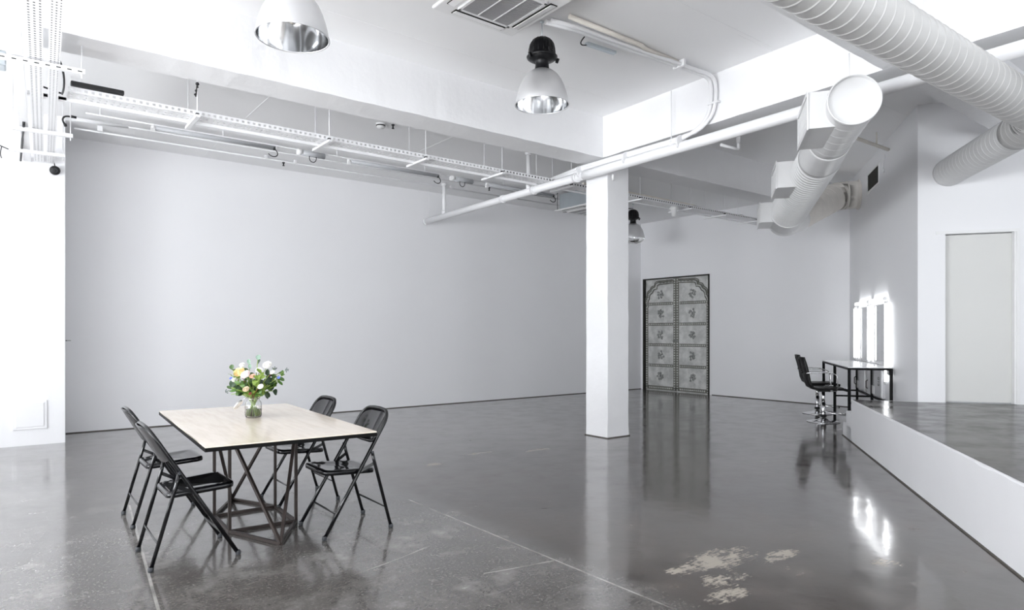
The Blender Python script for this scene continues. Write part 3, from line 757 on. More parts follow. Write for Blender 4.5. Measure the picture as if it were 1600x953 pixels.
# side arm of the trunking that carries the long tray
m = MB().bar((0.15, 7.33, 3.565), (0.44, 7.33, 3.565), 0.05, .03); m.build('side_arm', traym, t)
for xx, wdt, rows, lab in ((0.322, 0.095, 5, 'left'), (0.442, 0.075, 4, 'right')):
    x0 = xx
    a = SB(x0, 10.08); b = SB(x0, 2.9)
    mm = tray_mb(b, a, wdt, 0.035, 0.045, 3, 3.53, hole=0.40)
    o = mm.build('perforated_tray', traym, solid=0.002)
    tag(o, 'perforated white tray along the window side, %s of the two beside the flat trunking' % lab, 'cable tray')
    cb = MB(); nc = 11
    for q in range(nc):
        u_ = -wdt/2+.012+(wdt-.024)*q/(nc-1); cb.tube([(a[0]+u_, a[1], 3.545), (b[0]+u_, b[1], 3.545)], (wdt-.02)/nc/1.6, 6)
    tag(cb.build('cable_bundle', mattb), 'bundle of dark cables lying in the %s perforated tray of the window side' % lab, 'cable')
for y, x0, x1, dz in ((6.25, -0.35, 0.50, 0), (8.35, 0.02, 0.56, 0), (9.35, 0.02, .55, 0)):
    m = MB().bar((x0, y+.03, 3.49), (x1, y, 3.49), 0.045, 0.035); o = m.build('tray_crossbar', traym)
    lab = {6.25: 'nearest slotted crossbar under the window side trays', 8.35: 'middle crossbar under the window side trays', 9.35: 'farthest crossbar under the window side trays beside the pier'}[y]
    tag(o, lab, 'crossbar')
    if y < 7:
        for q in range(int((x1-x0)/.07)): MB().bar((x0+.03+q*.07, y-.0235+.03*(1-q*.07/(x1-x0)), 3.485), (x0+.06+q*.07, y-.0235+.03*(1-(q*.07+.03)/(x1-x0)), 3.485), 0.004, 0.008).build('slot', darkvoid, o)
    [MB().tube([(q_, y+.01, 3.44), (q_, y+.01, ZC2 if y > 6.4 else ZB)], .005, 6).build('hanger_rod', traym, o) for q_ in (x1-.02, x0+.03)]
m = MB().tube(bez((0.33, 6.35, 3.60), (0.42, 6.6, 3.50), (0.38, 7.0, 3.48), (0.40, 7.15, 3.56), 12), .008, 8); m.tube(bez((0.40, 7.15, 3.56), (.3, 7.2, 3.58), (.25, 7.1, 3.6), (.2, 7.3, 3.62), 8), .008, 8)
tag(m.build('black_cable', mattb), 'black cable looping between the window side trays', 'cable')
m = MB().tube(bez((0.02, 9.30, 3.47), (-.06, 9.3, 3.5), (-.1, 9.32, 3.52), (-.16, 9.33, 3.55), 8), .006, 6); m.tube(bez((-.04, 9.3, 3.49), (-.05, 9.3, 3.44), (-.06, 9.3, 3.4), (-.04, 9.3, 3.36), 8), .005, 6)
tag(m.build('cable_tail', mattb), 'loose grey cable tail at the farthest crossbar', 'cable')
m = MB().tube([(0.14, 8.2+i*.13, 3.52-.01*sin(i)) for i in range(15)], .012, 8); tag(m.build('black_cable', mattb), 'black cable along the left side of the flat trunking near the pier', 'cable')
m = MB().box((-0.03, 6.7, 3.60), (0.06, .16, .12)); tag(m.build('junction_box', galv, bevel=.01), 'small grey box left of the flat trunking at the photo edge', 'box')
# small round black speaker on the pier
t = thing('round_speaker', 'small round black speaker hanging at the end of the window side trays', 'speaker', (0.485, 10.02, 3.41), world=True)
ry = Matrix.Rotation(pi/2+.25, 3, 'X') @ Matrix.Rotation(0, 3, 'Z')
m = MB().lathe([(.002, .035), (.04, .033), (.056, .015), (.058, 0), (.05, -.02), (.002, -.03)], (0.485, 10.03, 3.445), 24, mat=ry); m.build('speaker_body', mattb, t)
m = MB().lathe([(.030, .037), (.026, .043), (.02, .037)], (0.485, 10.03, 3.445), 24, mat=ry); m.build('speaker_ring', rubberm, t)
m = MB().tube(bez((0.485, 10.04, 3.50), (.48, 10.04, 3.54), (.47, 10.04, 3.56), (.46, 10.04, 3.58), 6), .006, 6); m.build('speaker_bracket', mattb, t)
t_ = MB().tube(bez((0.62, 9.3, 3.95), (.54, 9.3, 3.97), (.50, 9.3, 3.92), (.54, 9.3, 3.86), 10), .010, 8); t_.tube([(.545, 9.3, 3.86), (.555, 9.3, 3.83)], .016, 8); t_.tube([(.60, 9.3, 3.96), (.66, 9.3, 3.955)], .015, 8)
tag(t_.build('black_connector', mattb), 'black cable end curled beside the left end of the ceiling light line', 'cable')

# ---- light line near the left wall
t = MB(); t.tube([(0.75, 9.3, 4.03), (8.3, 9.3, 4.03)], .010, 8); 
for x in (.9, 2.3, 3.9, 5.4, 7.0, 8.2): t.tube([(x, 9.3, 4.03), (x, 9.3, ZC2)], .008, 6)
tag(t.build('ceiling_conduit', traym), 'thin white conduit joining the row of battens along the left wall', 'conduit')
t = MB(); t.tube([(0.70, 10.24, 4.07), (9.2, 10.24, 4.07)], .013, 8); t.tube([(0.62, 9.75, 4.07), (8.8, 9.75, 4.07)], .011, 8)
for x in (1.0, 3.15, 3.6, 6.5): t.box((x, 10.24, 4.09), (.03, .05, .06))
tag(t.build('ceiling_conduit', traym), 'pair of thin white pipes along the ceiling edge above the left wall', 'conduit')
t = MB(); t.tube([(0.35, 9.35, 3.93), (1.2, 9.35, 3.96)], .02, 8); t.box((.9, 9.35, 3.88), (.05, .05, .06)); tag(t.build('pipe_stub', pipem), 'short white pipe emerging from behind the pier at the ceiling', 'pipe')
bats = [(1.494, 2.989, 'long grey fluorescent batten nearest the pier'), (4.116, 5.658, 'long grey fluorescent batten in the middle of the row'), (6.674, 8.194, 'long grey fluorescent batten beside the long white pipe')]
for x0, x1, lab in bats:
    t = thing('fluorescent_batten', lab, 'light', ((x0+x1)/2, 9.3, 3.99), world=True, group='long battens along the left wall')
    MB().tube([(x0, 9.3, 3.995), (x1, 9.3, 3.995)], .030, 14).build('tube_cover', greytube, t)
    m = MB(); m.tube([(x0-.05, 9.3, 4.0), (x0, 9.3, 4.0)], .024, 12); m.box((x0-.03, 9.3, 3.96), (.05, .03, .05)); m.build('end_clamp', whiteplast, t); MB().tube([(x1, 9.3, 4.0), (x1+.03, 9.3, 4.0)], .026, 12).build('end_cap', whiteplast, t)
    m = MB().tube(bez((x1-.02, 9.28, 3.98), (x1+.10, 9.28, 3.90), (x1-.03, 9.28, 3.82), (x1-.10, 9.28, 3.90), 12), .007, 8); m.tube([(x1-.02, 9.28, 3.96), (x1-.02, 9.28, 4.0)], .014, 8); m.build('cable_loop', mattb, t)
for x0, x1, lab in ((3.353, 3.706, 'first short clear batten along the left wall'), (5.946, 6.336, 'short clear batten just left of the pipe drop')):
    t = thing('emergency_light', lab, 'light', ((x0+x1)/2, 9.3, 3.99), world=True, group='short battens along the left wall')
    MB().tube([(x0, 9.3, 3.995), (x1, 9.3, 3.995)], .042, 14).build('tube_cover', greytube, t)
    MB().tube([(x0-.05, 9.3, 4.0), (x0+.02, 9.3, 4.0)], .045, 14).build('end_clamp', whiteplast, t)
    MB().tube(bez((x0+.12, 9.28, 3.96), (x0+.10, 9.28, 3.85), (x0+.24, 9.28, 3.85), (x0+.22, 9.28, 3.96), 10), .006, 8).build('cable_loop', mattb, t)
# smoke detector and sprinklers
t = thing('smoke_detector', 'round white smoke detector on the ceiling behind the beam', 'detector', (3.852, 7.765, 4.05), world=True)
MB().lathe([(.001, ZC2-.065), (.045, ZC2-.06), (.055, ZC2-.045), (.055, ZC2-.035)], (3.852, 7.765, 0), 24).build('detector_dome', whiteplast, t)
MB().lathe([(.058, ZC2-.036), (.060, ZC2-.026), (.058, ZC2-.02)], (3.852, 7.765, 0), 24).build('detector_slot', mattb, t)
MB().lathe([(.058, ZC2-.02), (.062, ZC2-.01), (.062, ZC2)], (3.852, 7.765, 0), 24).build('detector_base', whiteplast, t)
def sprinkler(x, y, z, lab):
    m = MB().lathe([(.022, 0), (.022, -.012), (.010, -.016), (.010, -.045), (.018, -.05), (.018, -.055), (.001, -.057)], (x, y, z), 12)
    tag(m.build('ceiling_sprinkler', mattb), lab, 'sprinkler', 'ceiling sprinkler heads')
sprinkler(3.995, 7.70, ZC2, 'black sprinkler head beside the smoke detector')
sprinkler(3.42, 10.24, 4.058, 'small black sprinkler head near the first short batten')
sprinkler(6.98, 9.7, 4.055, 'small black sprinkler head hanging left of the pipe drop by the pillar')

# ---- ceiling cassettes
def cassette(cx, cy, z, size, lab, body, rz=0.0):
    t = thing('ceiling_cassette', lab, 'air conditioner', (cx, cy, z), rz)
    h = size/2; m = MB()
    m.box((0, 0, .02), (size, size, .03)); 
    pn = m.build('panel', whiteplast, t, bevel=.012)
    g = size*0.285
    gb = MB().box((0, 0, -.002), (g*2, g*2, .014)).build('return_grille', louverm, t)
    lv = MB()
    for i in range(26):
        y = -g+ (i+.5)*2*g/26; lv.box((0, y, -.012), (2*g, .004, .012))
    lv.build('louver_fins', cabinetm, gb)
    rb = MB()
    for x in (-g/3, g/3): rb.box((x, 0, -.018), (.010, 2*g, .006))
    rb.build('grille_rib', whiteplast, gb)
    f = MB(); 
    for sx, sy, w_, d_ in ((0, g+.012, 2*g+.05, .024), (0, -g-.012, 2*g+.05, .024), (g+.012, 0, .024, 2*g+.05), (-g-.012, 0, .024, 2*g+.05)): f.box((sx, sy, -.006), (w_, d_, .022))
    f.build('grille_frame', whiteplast, t)
    for a in range(4):
        R_ = Matrix.Rotation(a*pi/2, 3, 'Z'); fb = MB(); dk = MB()
        c = R_ @ Vector((0, h*0.80, -.004)); fl_ = R_ @ Matrix.Rotation(0.16, 3, 'X')
        dk.box(tuple(R_ @ Vector((0, h*.80, .003))), (size*.62 if a % 2 == 0 else .07, .07 if a % 2 == 0 else size*.62, .006))
        dk.build('air_slot', darkvoid, t)
        fb.box(tuple(c), (size*.60, .060, .006), mat=fl_); fb.build('air_flap', whiteplast, t)
    if body:
        MB().box((0, 0, .035+body/2), (size*.84, size*.84, body)).build('housing', galv, t, bevel=.004)
        k = MB().box((h*.30, -h*.845, .035+body/2), (size*.42, .02, body*.95)); k.build('control_box', mattb, t)
        for sx, sy in ((-1, -1), (1, -1), (1, 1), (-1, 1)):
            MB().tube([(sx*h*.9, sy*h*.9, .02), (sx*h*.9, sy*h*.9, ZC2-z)], .006, 8).build('hanger_rod', mattb, t)
    return t
cassette(3.64-.42, 4.71-.42, 4.09, .84, 'white ceiling cassette unit with brown grille at the top of the picture', 0.11)
c2 = cassette(8.42+.46, 9.54-.46, 3.75, .92, 'hanging ceiling cassette unit half hidden behind the pillar', 0.30)

# ---- pendant lamps
def pendant():
    t = thing('pendant_lamp', 'x', 'lamp', (0, 0, 0), 0, 'industrial pendant lamps')
    pr = [(.243, 0), (.2425, .02), (.236, .055), (.226, .10), (.205, .165), (.178, .222), (.145, .268), (.105, .30), (.066, .318)]
    ou = MB().lathe(pr, n=56).build('reflector', alu_out, t)
    inn = [(r-.004, z-.001) for r, z in pr] + [(.02, .312), (.001, .31)]
    MB().lathe(inn, n=56).build('reflector_inside', alu_in, ou)
    MB().tube([(.244*cos(a*2*pi/56), .244*sin(a*2*pi/56), 0) for a in range(56)], .0055, 8, closed=True).build('rim', alu_out, ou)
    MB().lathe([(.068, .312), (.070, .325), (.064, .335), (.060, .385), (.075, .40)], n=32).build('neck', ballastm, t)
    dome = [(.075, .395), (.115, .41), (.137, .425), (.141, .437), (.132, .445), (.120, .455), (.118, .50), (.108, .545), (.088, .58), (.055, .603), (.02, .612), (.001, .613)]
    h = MB().lathe(dome, n=48).build('ballast_housing', ballastm, t)
    fn = MB()
    for k in range(16):
        a = k*pi/8; fn.tube([(r*cos(a)*1.012, r*sin(a)*1.012, z) for r, z in dome[5:11]], .0035, 5)
    fn.build('cooling_rib', ballastm, h)
    for a in (2.6, 5.3):
        MB().bar((.135*cos(a), .135*sin(a), .425), (.160*cos(a), .160*sin(a), .415), .016, .045).build('clip', ballastm, t, bevel=.003)
    MB().ball((0, 0, .16), .045, 16, 1.5).build('bulb', glassm, t)
    return t
pl = pendant()
def hang(o, x, y, z, lab, top=None, rz=0):
    o.location = (x, y, z); o.rotation_euler = (0, 0, rz); o['label'] = lab
    w_ = MB().tube([(0, 0, .61), (0, 0, (top or ZC1)-z)], .0035, 6); w_.lathe([(.001, (top or ZC1)-z-.02), (.02, (top or ZC1)-z-.01), (.02, (top or ZC1)-z)], n=10)
    w_.tube([(.012*cos(k*pi/4), 0, .622+.012*sin(k*pi/4)) for k in range(8)], .003, 6, closed=True)
    w_.build('suspension_wire', galv, o)
pl2 = dup(pl); pl3 = dup(pl)
hang(pl, 1.57, 4.51, 3.445, 'aluminium pendant lamp cut off by the top edge, nearest the left')
hang(pl2, 3.86, 4.54, 3.475, 'aluminium pendant lamp with black housing hanging left of the pillar', rz=.6)
hang(pl3, 10.47, 9.35, 3.39, 'small far pendant lamp just right of the pillar above the carved doors', top=ZC2, rz=.6)
m = MB().lathe([(.225, .0), (.21, -.05), (.16, -.09), (.08, -.11), (.001, -.115)], n=32); m.build('glass_cover', glassm, pl3)
m = MB().tube(bez((10.47, 9.35, 4.03), (10.2, 9.35, 3.98), (9.9, 9.3, 4.0), (9.6, 9.25, 4.05), 10), .008, 6); tag(m.build('lamp_cable', mattb), 'dark cable running to the far pendant lamp', 'cable')

# hatch on the pier
t = thing('access_hatch', 'small square white access hatch low on the bright pier', 'hatch', (0.235, 10.09, 0.20), world=True)
MB().box((0.234, 10.093, .378), (0.345, .02, .355)).build('hatch_frame', wallm, t, bevel=.003)
MB().box((0.232, 10.081, .380), (0.285, .012, .292)).build('hatch_door', wallm, t, bevel=.002)
m = MB().box((.606, 10.17, 1.30), (.02, .06, .012)); m.box((.635, 10.17, 1.30), (.05, .008, .006)); tag(m.build('wall_hook', mattb), 'tiny dark hook on the side of the pier', 'hook')

# ================================================================= DINING TABLE
TC = Vector((1.494, 5.107, 0)); TR = radians(-3.0)
tb = thing('dining_table', 'large pale wood topped table on an angular raw steel frame', 'table', tuple(TC), TR)
W2, L2, TH = .53, 1.06, .74
MB().box((0, 0, TH-.006), (2*W2-.004, 2*L2-.004, .012)).build('tabletop', woodm, tb)
m = MB().box((0, 0, TH-.020), (2*W2, 2*L2, .024)); m.build('edge_band', tableblack, tb)
Rt = Matrix.Rotation(-TR, 3, 'Z')
def tl(x, y, z=0): v = Rt @ Vector((x-TC.x, y-TC.y, 0)); return Vector((v.x, v.y, z))
V1 = tl(1.430, 4.337); V2 = tl(1.694, 4.80); V3 = tl(1.705, 5.305); V4 = tl(1.491, 5.758); V5 = tl(1.250, 5.308); V6 = tl(1.236, 4.825)
bz, tz, bw_ = .011, TH-.044, .021
def stick(name, a, b, za, zb):
    p = Vector((a.x, a.y, za)); q = Vector((b.x, b.y, zb))
    MB().bar(p, q, bw_, bw_).build(name, rawsteel, tb, bevel=.002)
for v in (V2, V3, V5, V6): stick('post', v, v, 0.0, tz+.01)
for a, b in ((V1, V6), (V1, V2), (V4, V5), (V4, V3)): stick('strut', a, b, bz, tz)
for a, b in ((V1, V2), (V2, V3), (V3, V4), (V4, V5), (V5, V6), (V6, V1), (V5, V3), (V6, V2)): stick('base_bar', a, b, bz, bz)
for a, b in ((V2, V3), (V3, V5), (V5, V6), (V6, V2)): stick('top_bar', a, b, tz, tz)

# ================================================================= FOLDING CHAIRS
def folding_chair():
    t = thing('folding_chair', 'x', 'chair', (0, 0, 0), 0, 'black folding chairs round the dining table')
    X0 = .497; k = .605; ZT = .85
    def P(y, z, dx=0): return Vector((X0-k*z+dx, y, z))
    r = .0125; yw = .218
    # inverted U frame
    zs = ZT-.012; cr = .105
    left = [P(yw+.006, .012), P(yw, .35), P(yw-.004, .6), P(yw-.006, zs-cr*.9)]
    pts = left[:]
    for i in range(1, 9):
        a = i/8*pi/2; pts.append(P(yw-.006-cr*(1-cos(a)), zs-cr*.9+cr*.9*sin(a)))
    pts.append(P(.05, zs+.004)); 
    full = pts + [Vector((p.x, -p.y, p.z)) for p in reversed(pts)]
    MB().tube(full, r, 12).build('tube_frame', blackm, t)
    # back panel
    def bp(u, v):
        y = (2*u-1)*(yw-.008)
        e = abs(2*u-1)
        ztop = zs - (0 if e < .48 else cr*.9*(1-sqrt(max(0, 1-((e-.48)/.52)**2))))
        zbot = .615 + .035*(2*u-1)**4 - .012*(1-(2*u-1)**2)
        if v < .5: pass
        z = zbot+(ztop-zbot)*v
        bulge = -.045*(1-(2*u-1)**2)*(1-.25*v) 
        return tuple(P(y, z, bulge+.004))
    MB().grid(bp, 22, 12).build('back_panel', blackm, t, solid=.006)
    # seat pan: rounded trapezoid with rolled down edges
    xf, xr, hwf, hwr, zf, zr = .478, .095, .205, .190, .462, .437
    def outline(ins, n=8):
        pts = []; R = .055-ins*.5
        corners = [(xr+ins, -(hwr-ins), pi, 1.5*pi), (xf-ins, -(hwf-ins), 1.5*pi, 2*pi), (xf-ins, hwf-ins, 0, .5*pi), (xr+ins, hwr-ins, .5*pi, pi)]
        for (cx, cy, a0, a1) in corners:
            ox = cx+(R if cx < .3 else -R); oy = cy+(R if cy < 0 else -R)
            for i in range(n+1):
                a = a0+(a1-a0)*i/n; pts.append((ox+R*cos(a), oy+R*sin(a)))
        return pts
    def zz(x): return zr+(zf-zr)*(x-xr)/(xf-xr)
    rings = [(.010, -.036), (.000, -.034), (-.002, -.015), (.002, -.004), (.010, 0.0), (.035, -.002), (.07, -.008), (.12, -.010)]
    vs = []; n = 0
    for ins, dz in rings:
        o = outline(ins); n = len(o)
        vs += [(x, y, zz(x)+dz) for x, y in o]
    fs = []
    for j in range(len(rings)-1):
        for i in range(n): fs.append((j*n+i, j*n+(i+1) % n, (j+1)*n+(i+1) % n, (j+1)*n+i))
    fs.append(tuple((len(rings)-1)*n+i for i in range(n)))
    fs.append(tuple(range(n-1, -1, -1)))
    MB().add(vs, fs, True).build('seat', blackm, t)
    # rear legs, stretchers, links, feet
    for s in (-1, 1):
        y = s*.242
        MB().tube([(.150, y, .565), (.135, y, .50), (.0, s*.232, .012)], .0115, 12).build('rear_leg', blackm, t)
        MB().tube([(.150, s*.205, .56), (.150, s*.256, .56)], .008, 10).build('pivot', rubberm, t)
        MB().bar((.128, y, .485), (.235, s*.212, .430), .006, .022).build('seat_link', blackm, t)
        for (x, yy) in ((.497-.007, s*.224), (.0, s*.232)):
            ft = MB().lathe([(.001, 0), (.014, .0), (.017, .006), (.017, .022), (.013, .030)], (x, yy, 0), 14); ft.build('rubber_foot', rubberm, t)
    MB().tube([P(.214, .17), P(.20, .155, -.01), P(-.20, .155, -.01), P(-.214, .17)], .007, 8).build('front_stretcher', blackm, t)
    MB().tube([(.042, .234, .17), (.038, .215, .158), (.038, -.215, .158), (.042, -.234, .17)], .007, 8).build('rear_stretcher', blackm, t)
    return t
ch = folding_chair()
def place(o, x, y, rz, lab): o.location = (x, y, 0); o.rotation_euler = (0, 0, rz); o['label'] = lab
ch2, ch3, ch4 = dup(ch), dup(ch), dup(ch)
place(ch, 0.668, 4.545, radians(0), 'black folding chair nearest the camera on the left long side of the table')
place(ch2, 0.715, 5.580, radians(0), 'black folding chair behind another one on the left long side of the table')
place(ch3, 2.185, 4.478, radians(180), 'black folding chair pulled out at the right side of the table, nearer one')
place(ch4, 2.205, 5.470, radians(180), 'black folding chair at the right side mostly hidden behind the tabletop')

# ================================================================= JAR AND FLOWERS
JX, JY, JZ = 1.527, 5.273, TH
t = thing('glass_jar', 'clear glass clip jar vase on the dining table', 'jar', (JX, JY, JZ))
prof = [(.001, .001), (.050, .001), (.058, .006), (.062, .02), (.062, .10), (.057, .122), (.046, .135), (.045, .150), (.050, .154), (.050, .160), (.046, .162), (.042, .158), (.042, .136), (.053, .120), (.058, .10), (.058, .02), (.050, .008), (.001, .006)]
MB().lathe(prof, n=32).build('jar_body', glassm, t)
MB().lathe([(.001, .0075), (.049, .0085), (.0570, .02), (.0570, .066), (.001, .066)], n=32).build('water', waterm, t)
rtv = Vector((RT[0], RT[1], 0)); fwv = Vector((FW[0], FW[1], 0))
lm = Matrix((rtv, fwv, Vector((0, 0, 1)))).transposed() @ Matrix.Rotation(radians(-52), 3, 'Y')
lc = rtv*-.118 + Vector((0, 0, .098))
lid = MB().lathe([(.001, .008), (.035, .010), (.045, .006), (.047, 0), (.045, -.006), (.035, -.004), (.001, -.004)], tuple(lc), 28, mat=lm).build('lid', glassm, t)
m = MB().tube([tuple(rtv*-.05+Vector((0, 0, .145))), tuple(rtv*-.07+Vector((0, 0, .15))), tuple(lc+rtv*.03+Vector((0, 0, .03)))], .0018, 6)
m.tube([(.051*cos(a*pi/12), .051*sin(a*pi/12), .146) for a in range(24)], .0015, 6, closed=True)
m.build('wire_clasp', chrome, t)
def cmat(name, c, r=.5): return pbr(name, c, r, noise=(30, .12))
gm = [cmat('leaf_dark_green', (.012, .038, .009)), cmat('leaf_mid_green', (.055, .13, .015)), cmat('leaf_yellow_green', (.17, .26, .035)), cmat('leaf_eucalyptus', (.21, .31, .24)), cmat('leaf_olive', (.055, .11, .028))]
stemm = cmat('green_stem', (.26, .36, .08)); stemr = cmat('red_stem', (.22, .07, .05))
petal = {'yellow': cmat('petal_yellow', (.92, .73, .38)), 'pink': cmat('petal_pale_pink', (.90, .78, .77)), 'white': cmat('petal_white', (.88, .87, .84)), 'peach': cmat('petal_peach', (.88, .56, .42)), 'blue': cmat('petal_blue', (.25, .32, .78)), 'berry': cmat('berry_dark', (.14, .17, .16)), 'red': cmat('bud_dark_red', (.35, .07, .07)), 'cream': cmat('petal_cream', (.72, .62, .45))}
rf = random.Random(21)
def loc3(r, d, z): v = rtv*r + fwv*d; return Vector((JX+v.x, JY+v.y, JZ+z))
def stem_path(end, seed):
    q = random.Random(seed); a = q.uniform(0, 2*pi)
    e = Vector(end); dr = Vector((e.x-JX, e.y-JY, 0)); 
    if dr.length < .01: dr = Vector((.01, 0, 0))
    dn_ = dr.normalized()
    b = Vector((JX, JY, JZ+.014)) - dn_*.036 + Vector((cos(a), sin(a), 0))*.010
    neck = Vector((JX, JY, JZ+.155)) + dn_*.020 + Vector((cos(a), sin(a), 0))*.012
    return [b] + bez(b.lerp(neck, .5), neck, neck.lerp(e, .35)+Vector((0, 0, .04)), e, 8)
def leaf(mb, c, n, tdir, ln, wd):
    n = Vector(n).normalized(); tdir = Vector(tdir); tdir = (tdir - n*tdir.dot(n)).normalized(); s = n.cross(tdir)
    def fn(u, v):
        w_ = wd*sin(pi*min(1, max(0, .04+.92*v)))**.6; x = (u-.5)*w_
        return tuple(Vector(c)+tdir*(ln*v)+s*x+n*(-.10*ln*(v-.4)**2*4*.5+abs(u-.5)*w_*.25))
    mb.grid(fn, 4, 7)
def sprig(end, nleaf, ln, wd, mat, lab, seed, name='leaf_sprig', spread=.10, grp='leafy stems in the jar'):
    q = random.Random(seed); p = stem_path(end, seed); m = MB().tube(p, .0030, 6); o = m.build(name, stemm); tag(o, lab, 'foliage', grp)
    lf = MB(); tot = len(p)
    for i in range(nleaf):
        f = 1 - (i/(nleaf+1))*.55; idx = f*(tot-1); a = p[int(idx)].lerp(p[min(tot-1, int(idx)+1)], idx-int(idx))
        if a.z < JZ+.19: continue
        out = Vector((q.uniform(-1, 1), q.uniform(-1, 1), q.uniform(-.4, .9))).normalized()
        nn = (-fwv*q.uniform(.4, 1.2) + Vector((q.uniform(-.7, .7), q.uniform(-.7, .7), q.uniform(-.2, .9)))).normalized()
        s_ = q.uniform(.75, 1.15)
        leaf(lf, a, nn, out, ln*s_, wd*s_)
    if lf.v: lf.build('leaves', mat, o)
    return o
def bloom(end, rad, key, lab, seed, rings=4, name='flower'):
    q = random.Random(seed); p = stem_path(end, seed); root = thing(name, lab, 'flower', tuple(end), world=True)
    MB().tube(p, .0025, 6).build('stem', stemm if seed % 3 else stemr, root)
    m = MB(); up = (Vector((0, 0, .75)) - fwv*.75 + rtv*q.uniform(-.25, .25)).normalized()
    x_ = up.orthogonal().normalized(); y_ = up.cross(x_); M3 = Matrix((x_, y_, up)).transposed(); c = Vector(end)
    for k in range(rings):
        f = 1-k/rings; npt = 5+ (rings-k)
        for j in range(npt):
            a = 2*pi*j/npt + k*.5; rr_ = rad*f
            def fn(u, v, a=a, rr_=rr_, k=k):
                aa = a+(u-.5)*2*pi/npt*1.5*(.5+.5*sin(pi*min(1, v+.15)))
                rad_ = rr_*(.12+.88*sin(v*pi/2)); h = rad*(-.25+ (.70+.10*k)*v**1.8)*(1 if k else .8)
                return tuple(M3 @ Vector((rad_*cos(aa), rad_*sin(aa), h)) + c)
            m.grid(fn, 4, 4)
    m.build('bloom', petal[key], root, solid=.0008)
    return root
sp = [(.035, .0, .470, 2, .040, .040, 3, 'tall stem topped by a round eucalyptus leaf'), (-.04, .02, .435, 2, .042, .030, 3, 'tall pale stem left of the highest leaf'), (-.165, 0, .395, 2, .040, .038, 4, 'round green leaf stem at the upper left')]
for i, (r, d, z, n, ln, wd, mi, lab) in enumerate(sp):
    o = sprig(loc3(r, d, z-.02), 1, ln*1.1, wd*1.1, gm[mi], lab, 40+i, 'eucalyptus_stem')
    lf = MB(); leaf(lf, loc3(r, d, z-.02), -fwv+Vector((0, 0, .3)), Vector((0, 0, 1))+rtv*(.1 if r > 0 else -.3), ln, wd); lf.build('leaf', gm[mi], o)
dirs = [(-.10, .22), (-.05, .22), (.05, .24), (.12, .25), (.16, .24), (-.14, .24), (-.02, .28), (.08, .30), (.13, .33), (-.06, .30), (.18, .30), (.02, .18), (-.19, .22), (-.16, .26), (-.13, .20), (-.17, .18), (-.07, .25), (-.10, .28), (0, .27), (.06, .28), (.10, .24), (.14, .30), (.17, .27), (.20, .29), (.13, .20), (.09, .17), (-.06, .18), (.02, .22), (.17, .34), (.10, .35), (-.03, .36), (-.14, .33), (.22, .33), (.06, .19)]
names_ = ['far left', 'left', 'lower left', 'centre', 'right', 'far right']
for i, (r, z) in enumerate(dirs):
    d = rf.uniform(-.11, .09); mi = rf.choice([0, 0, 1, 1, 2, 4, 3] if r > -.02 else [1, 2, 2, 4, 0, 1])
    big = mi in (0, 3)
    mn = ['dark glossy', 'mid green', 'yellow-green', 'pale round', 'olive green'][mi]
    side = 'far left' if r < -.15 else 'left' if r < -.05 else 'middle' if r < .05 else 'right' if r < .15 else 'far right'
    hgt = 'low' if z < .22 else 'half way up' if z < .29 else 'high'
    sprig(loc3(r, d, z), 11 if not big else 6, .044 if not big else .064, .025 if not big else .052, gm[mi], '%s leafy stem, %s at %s of jar bouquet, %s side' % (mn, hgt, side, 'near' if d < -.03 else 'wall'), 60+i)
bl = [(-.087, -.05, .350, .044, 'yellow', 'yellow ranunculus at the left of the bouquet'), (-.026, -.08, .335, .038, 'pink', 'white and pink ranunculus beside the yellow flower'),
      (.117, -.02, .405, .036, 'white', 'highest white flower right of the centre'), (.06, -.04, .365, .028, 'white', 'small white flower between the pink and the highest white one'),
      (-.095, .02, .405, .022, 'white', 'small white flower above the yellow ranunculus'), (-.12, -.06, .295, .024, 'white', 'small white flower below the yellow ranunculus'),
      (.155, -.02, .350, .020, 'white', 'small white flower at the right edge of the bouquet'), (.03, -.09, .325, .022, 'peach', 'small peach flower right of the pink ranunculus'),
      (-.015, -.10, .225, .026, 'cream', 'cream bud low in the middle of the bouquet'), (.095, -.10, .245, .024, 'white', 'pale round bloom at the lower right of the bouquet'),
      (-.165, -.02, .305, .013, 'blue', 'tiny blue flower at the left of the bouquet'), (.205, -.02, .310, .013, 'blue', 'tiny blue flower at the right of the bouquet'),
      (.0, -.06, .19, .012, 'red', 'dark red bud just above the jar rim')]
for i, (r, d, z, rad, key, lab) in enumerate(bl): bloom(loc3(r, d, z), rad, key, lab, 90+i, 4 if rad > .02 else 2)
for i, (r, d, z, lab) in enumerate(((.165, 0, .385, 'inner dark berry cluster at the right'), (.257, .0, .370, 'dark berry cluster reaching farthest right'), (-.20, 0, .205, 'dark berry sprig at the lower left'))):
    e_ = loc3(r, d, z); root = thing('berry_stem', lab, 'berries', tuple(e_), world=True)
    MB().tube(stem_path(e_, 130+i), .0016, 6).build('stem', stemm, root); m = MB(); q = random.Random(i)
    for k in range(14):
        v = Vector((q.gauss(0, 1), q.gauss(0, 1), q.gauss(0, 1))).normalized()*.016; m.ball(tuple(e_+v), .0042, 6); m.tube([tuple(e_), tuple(e_+v)], .0008, 4)
    m.build('berries', petal['berry'], root)

# ================================================================= MAKE-UP TABLE, MIRRORS, STOOLS
FT = 0.588; BT = 0.05; S_N = 0.04
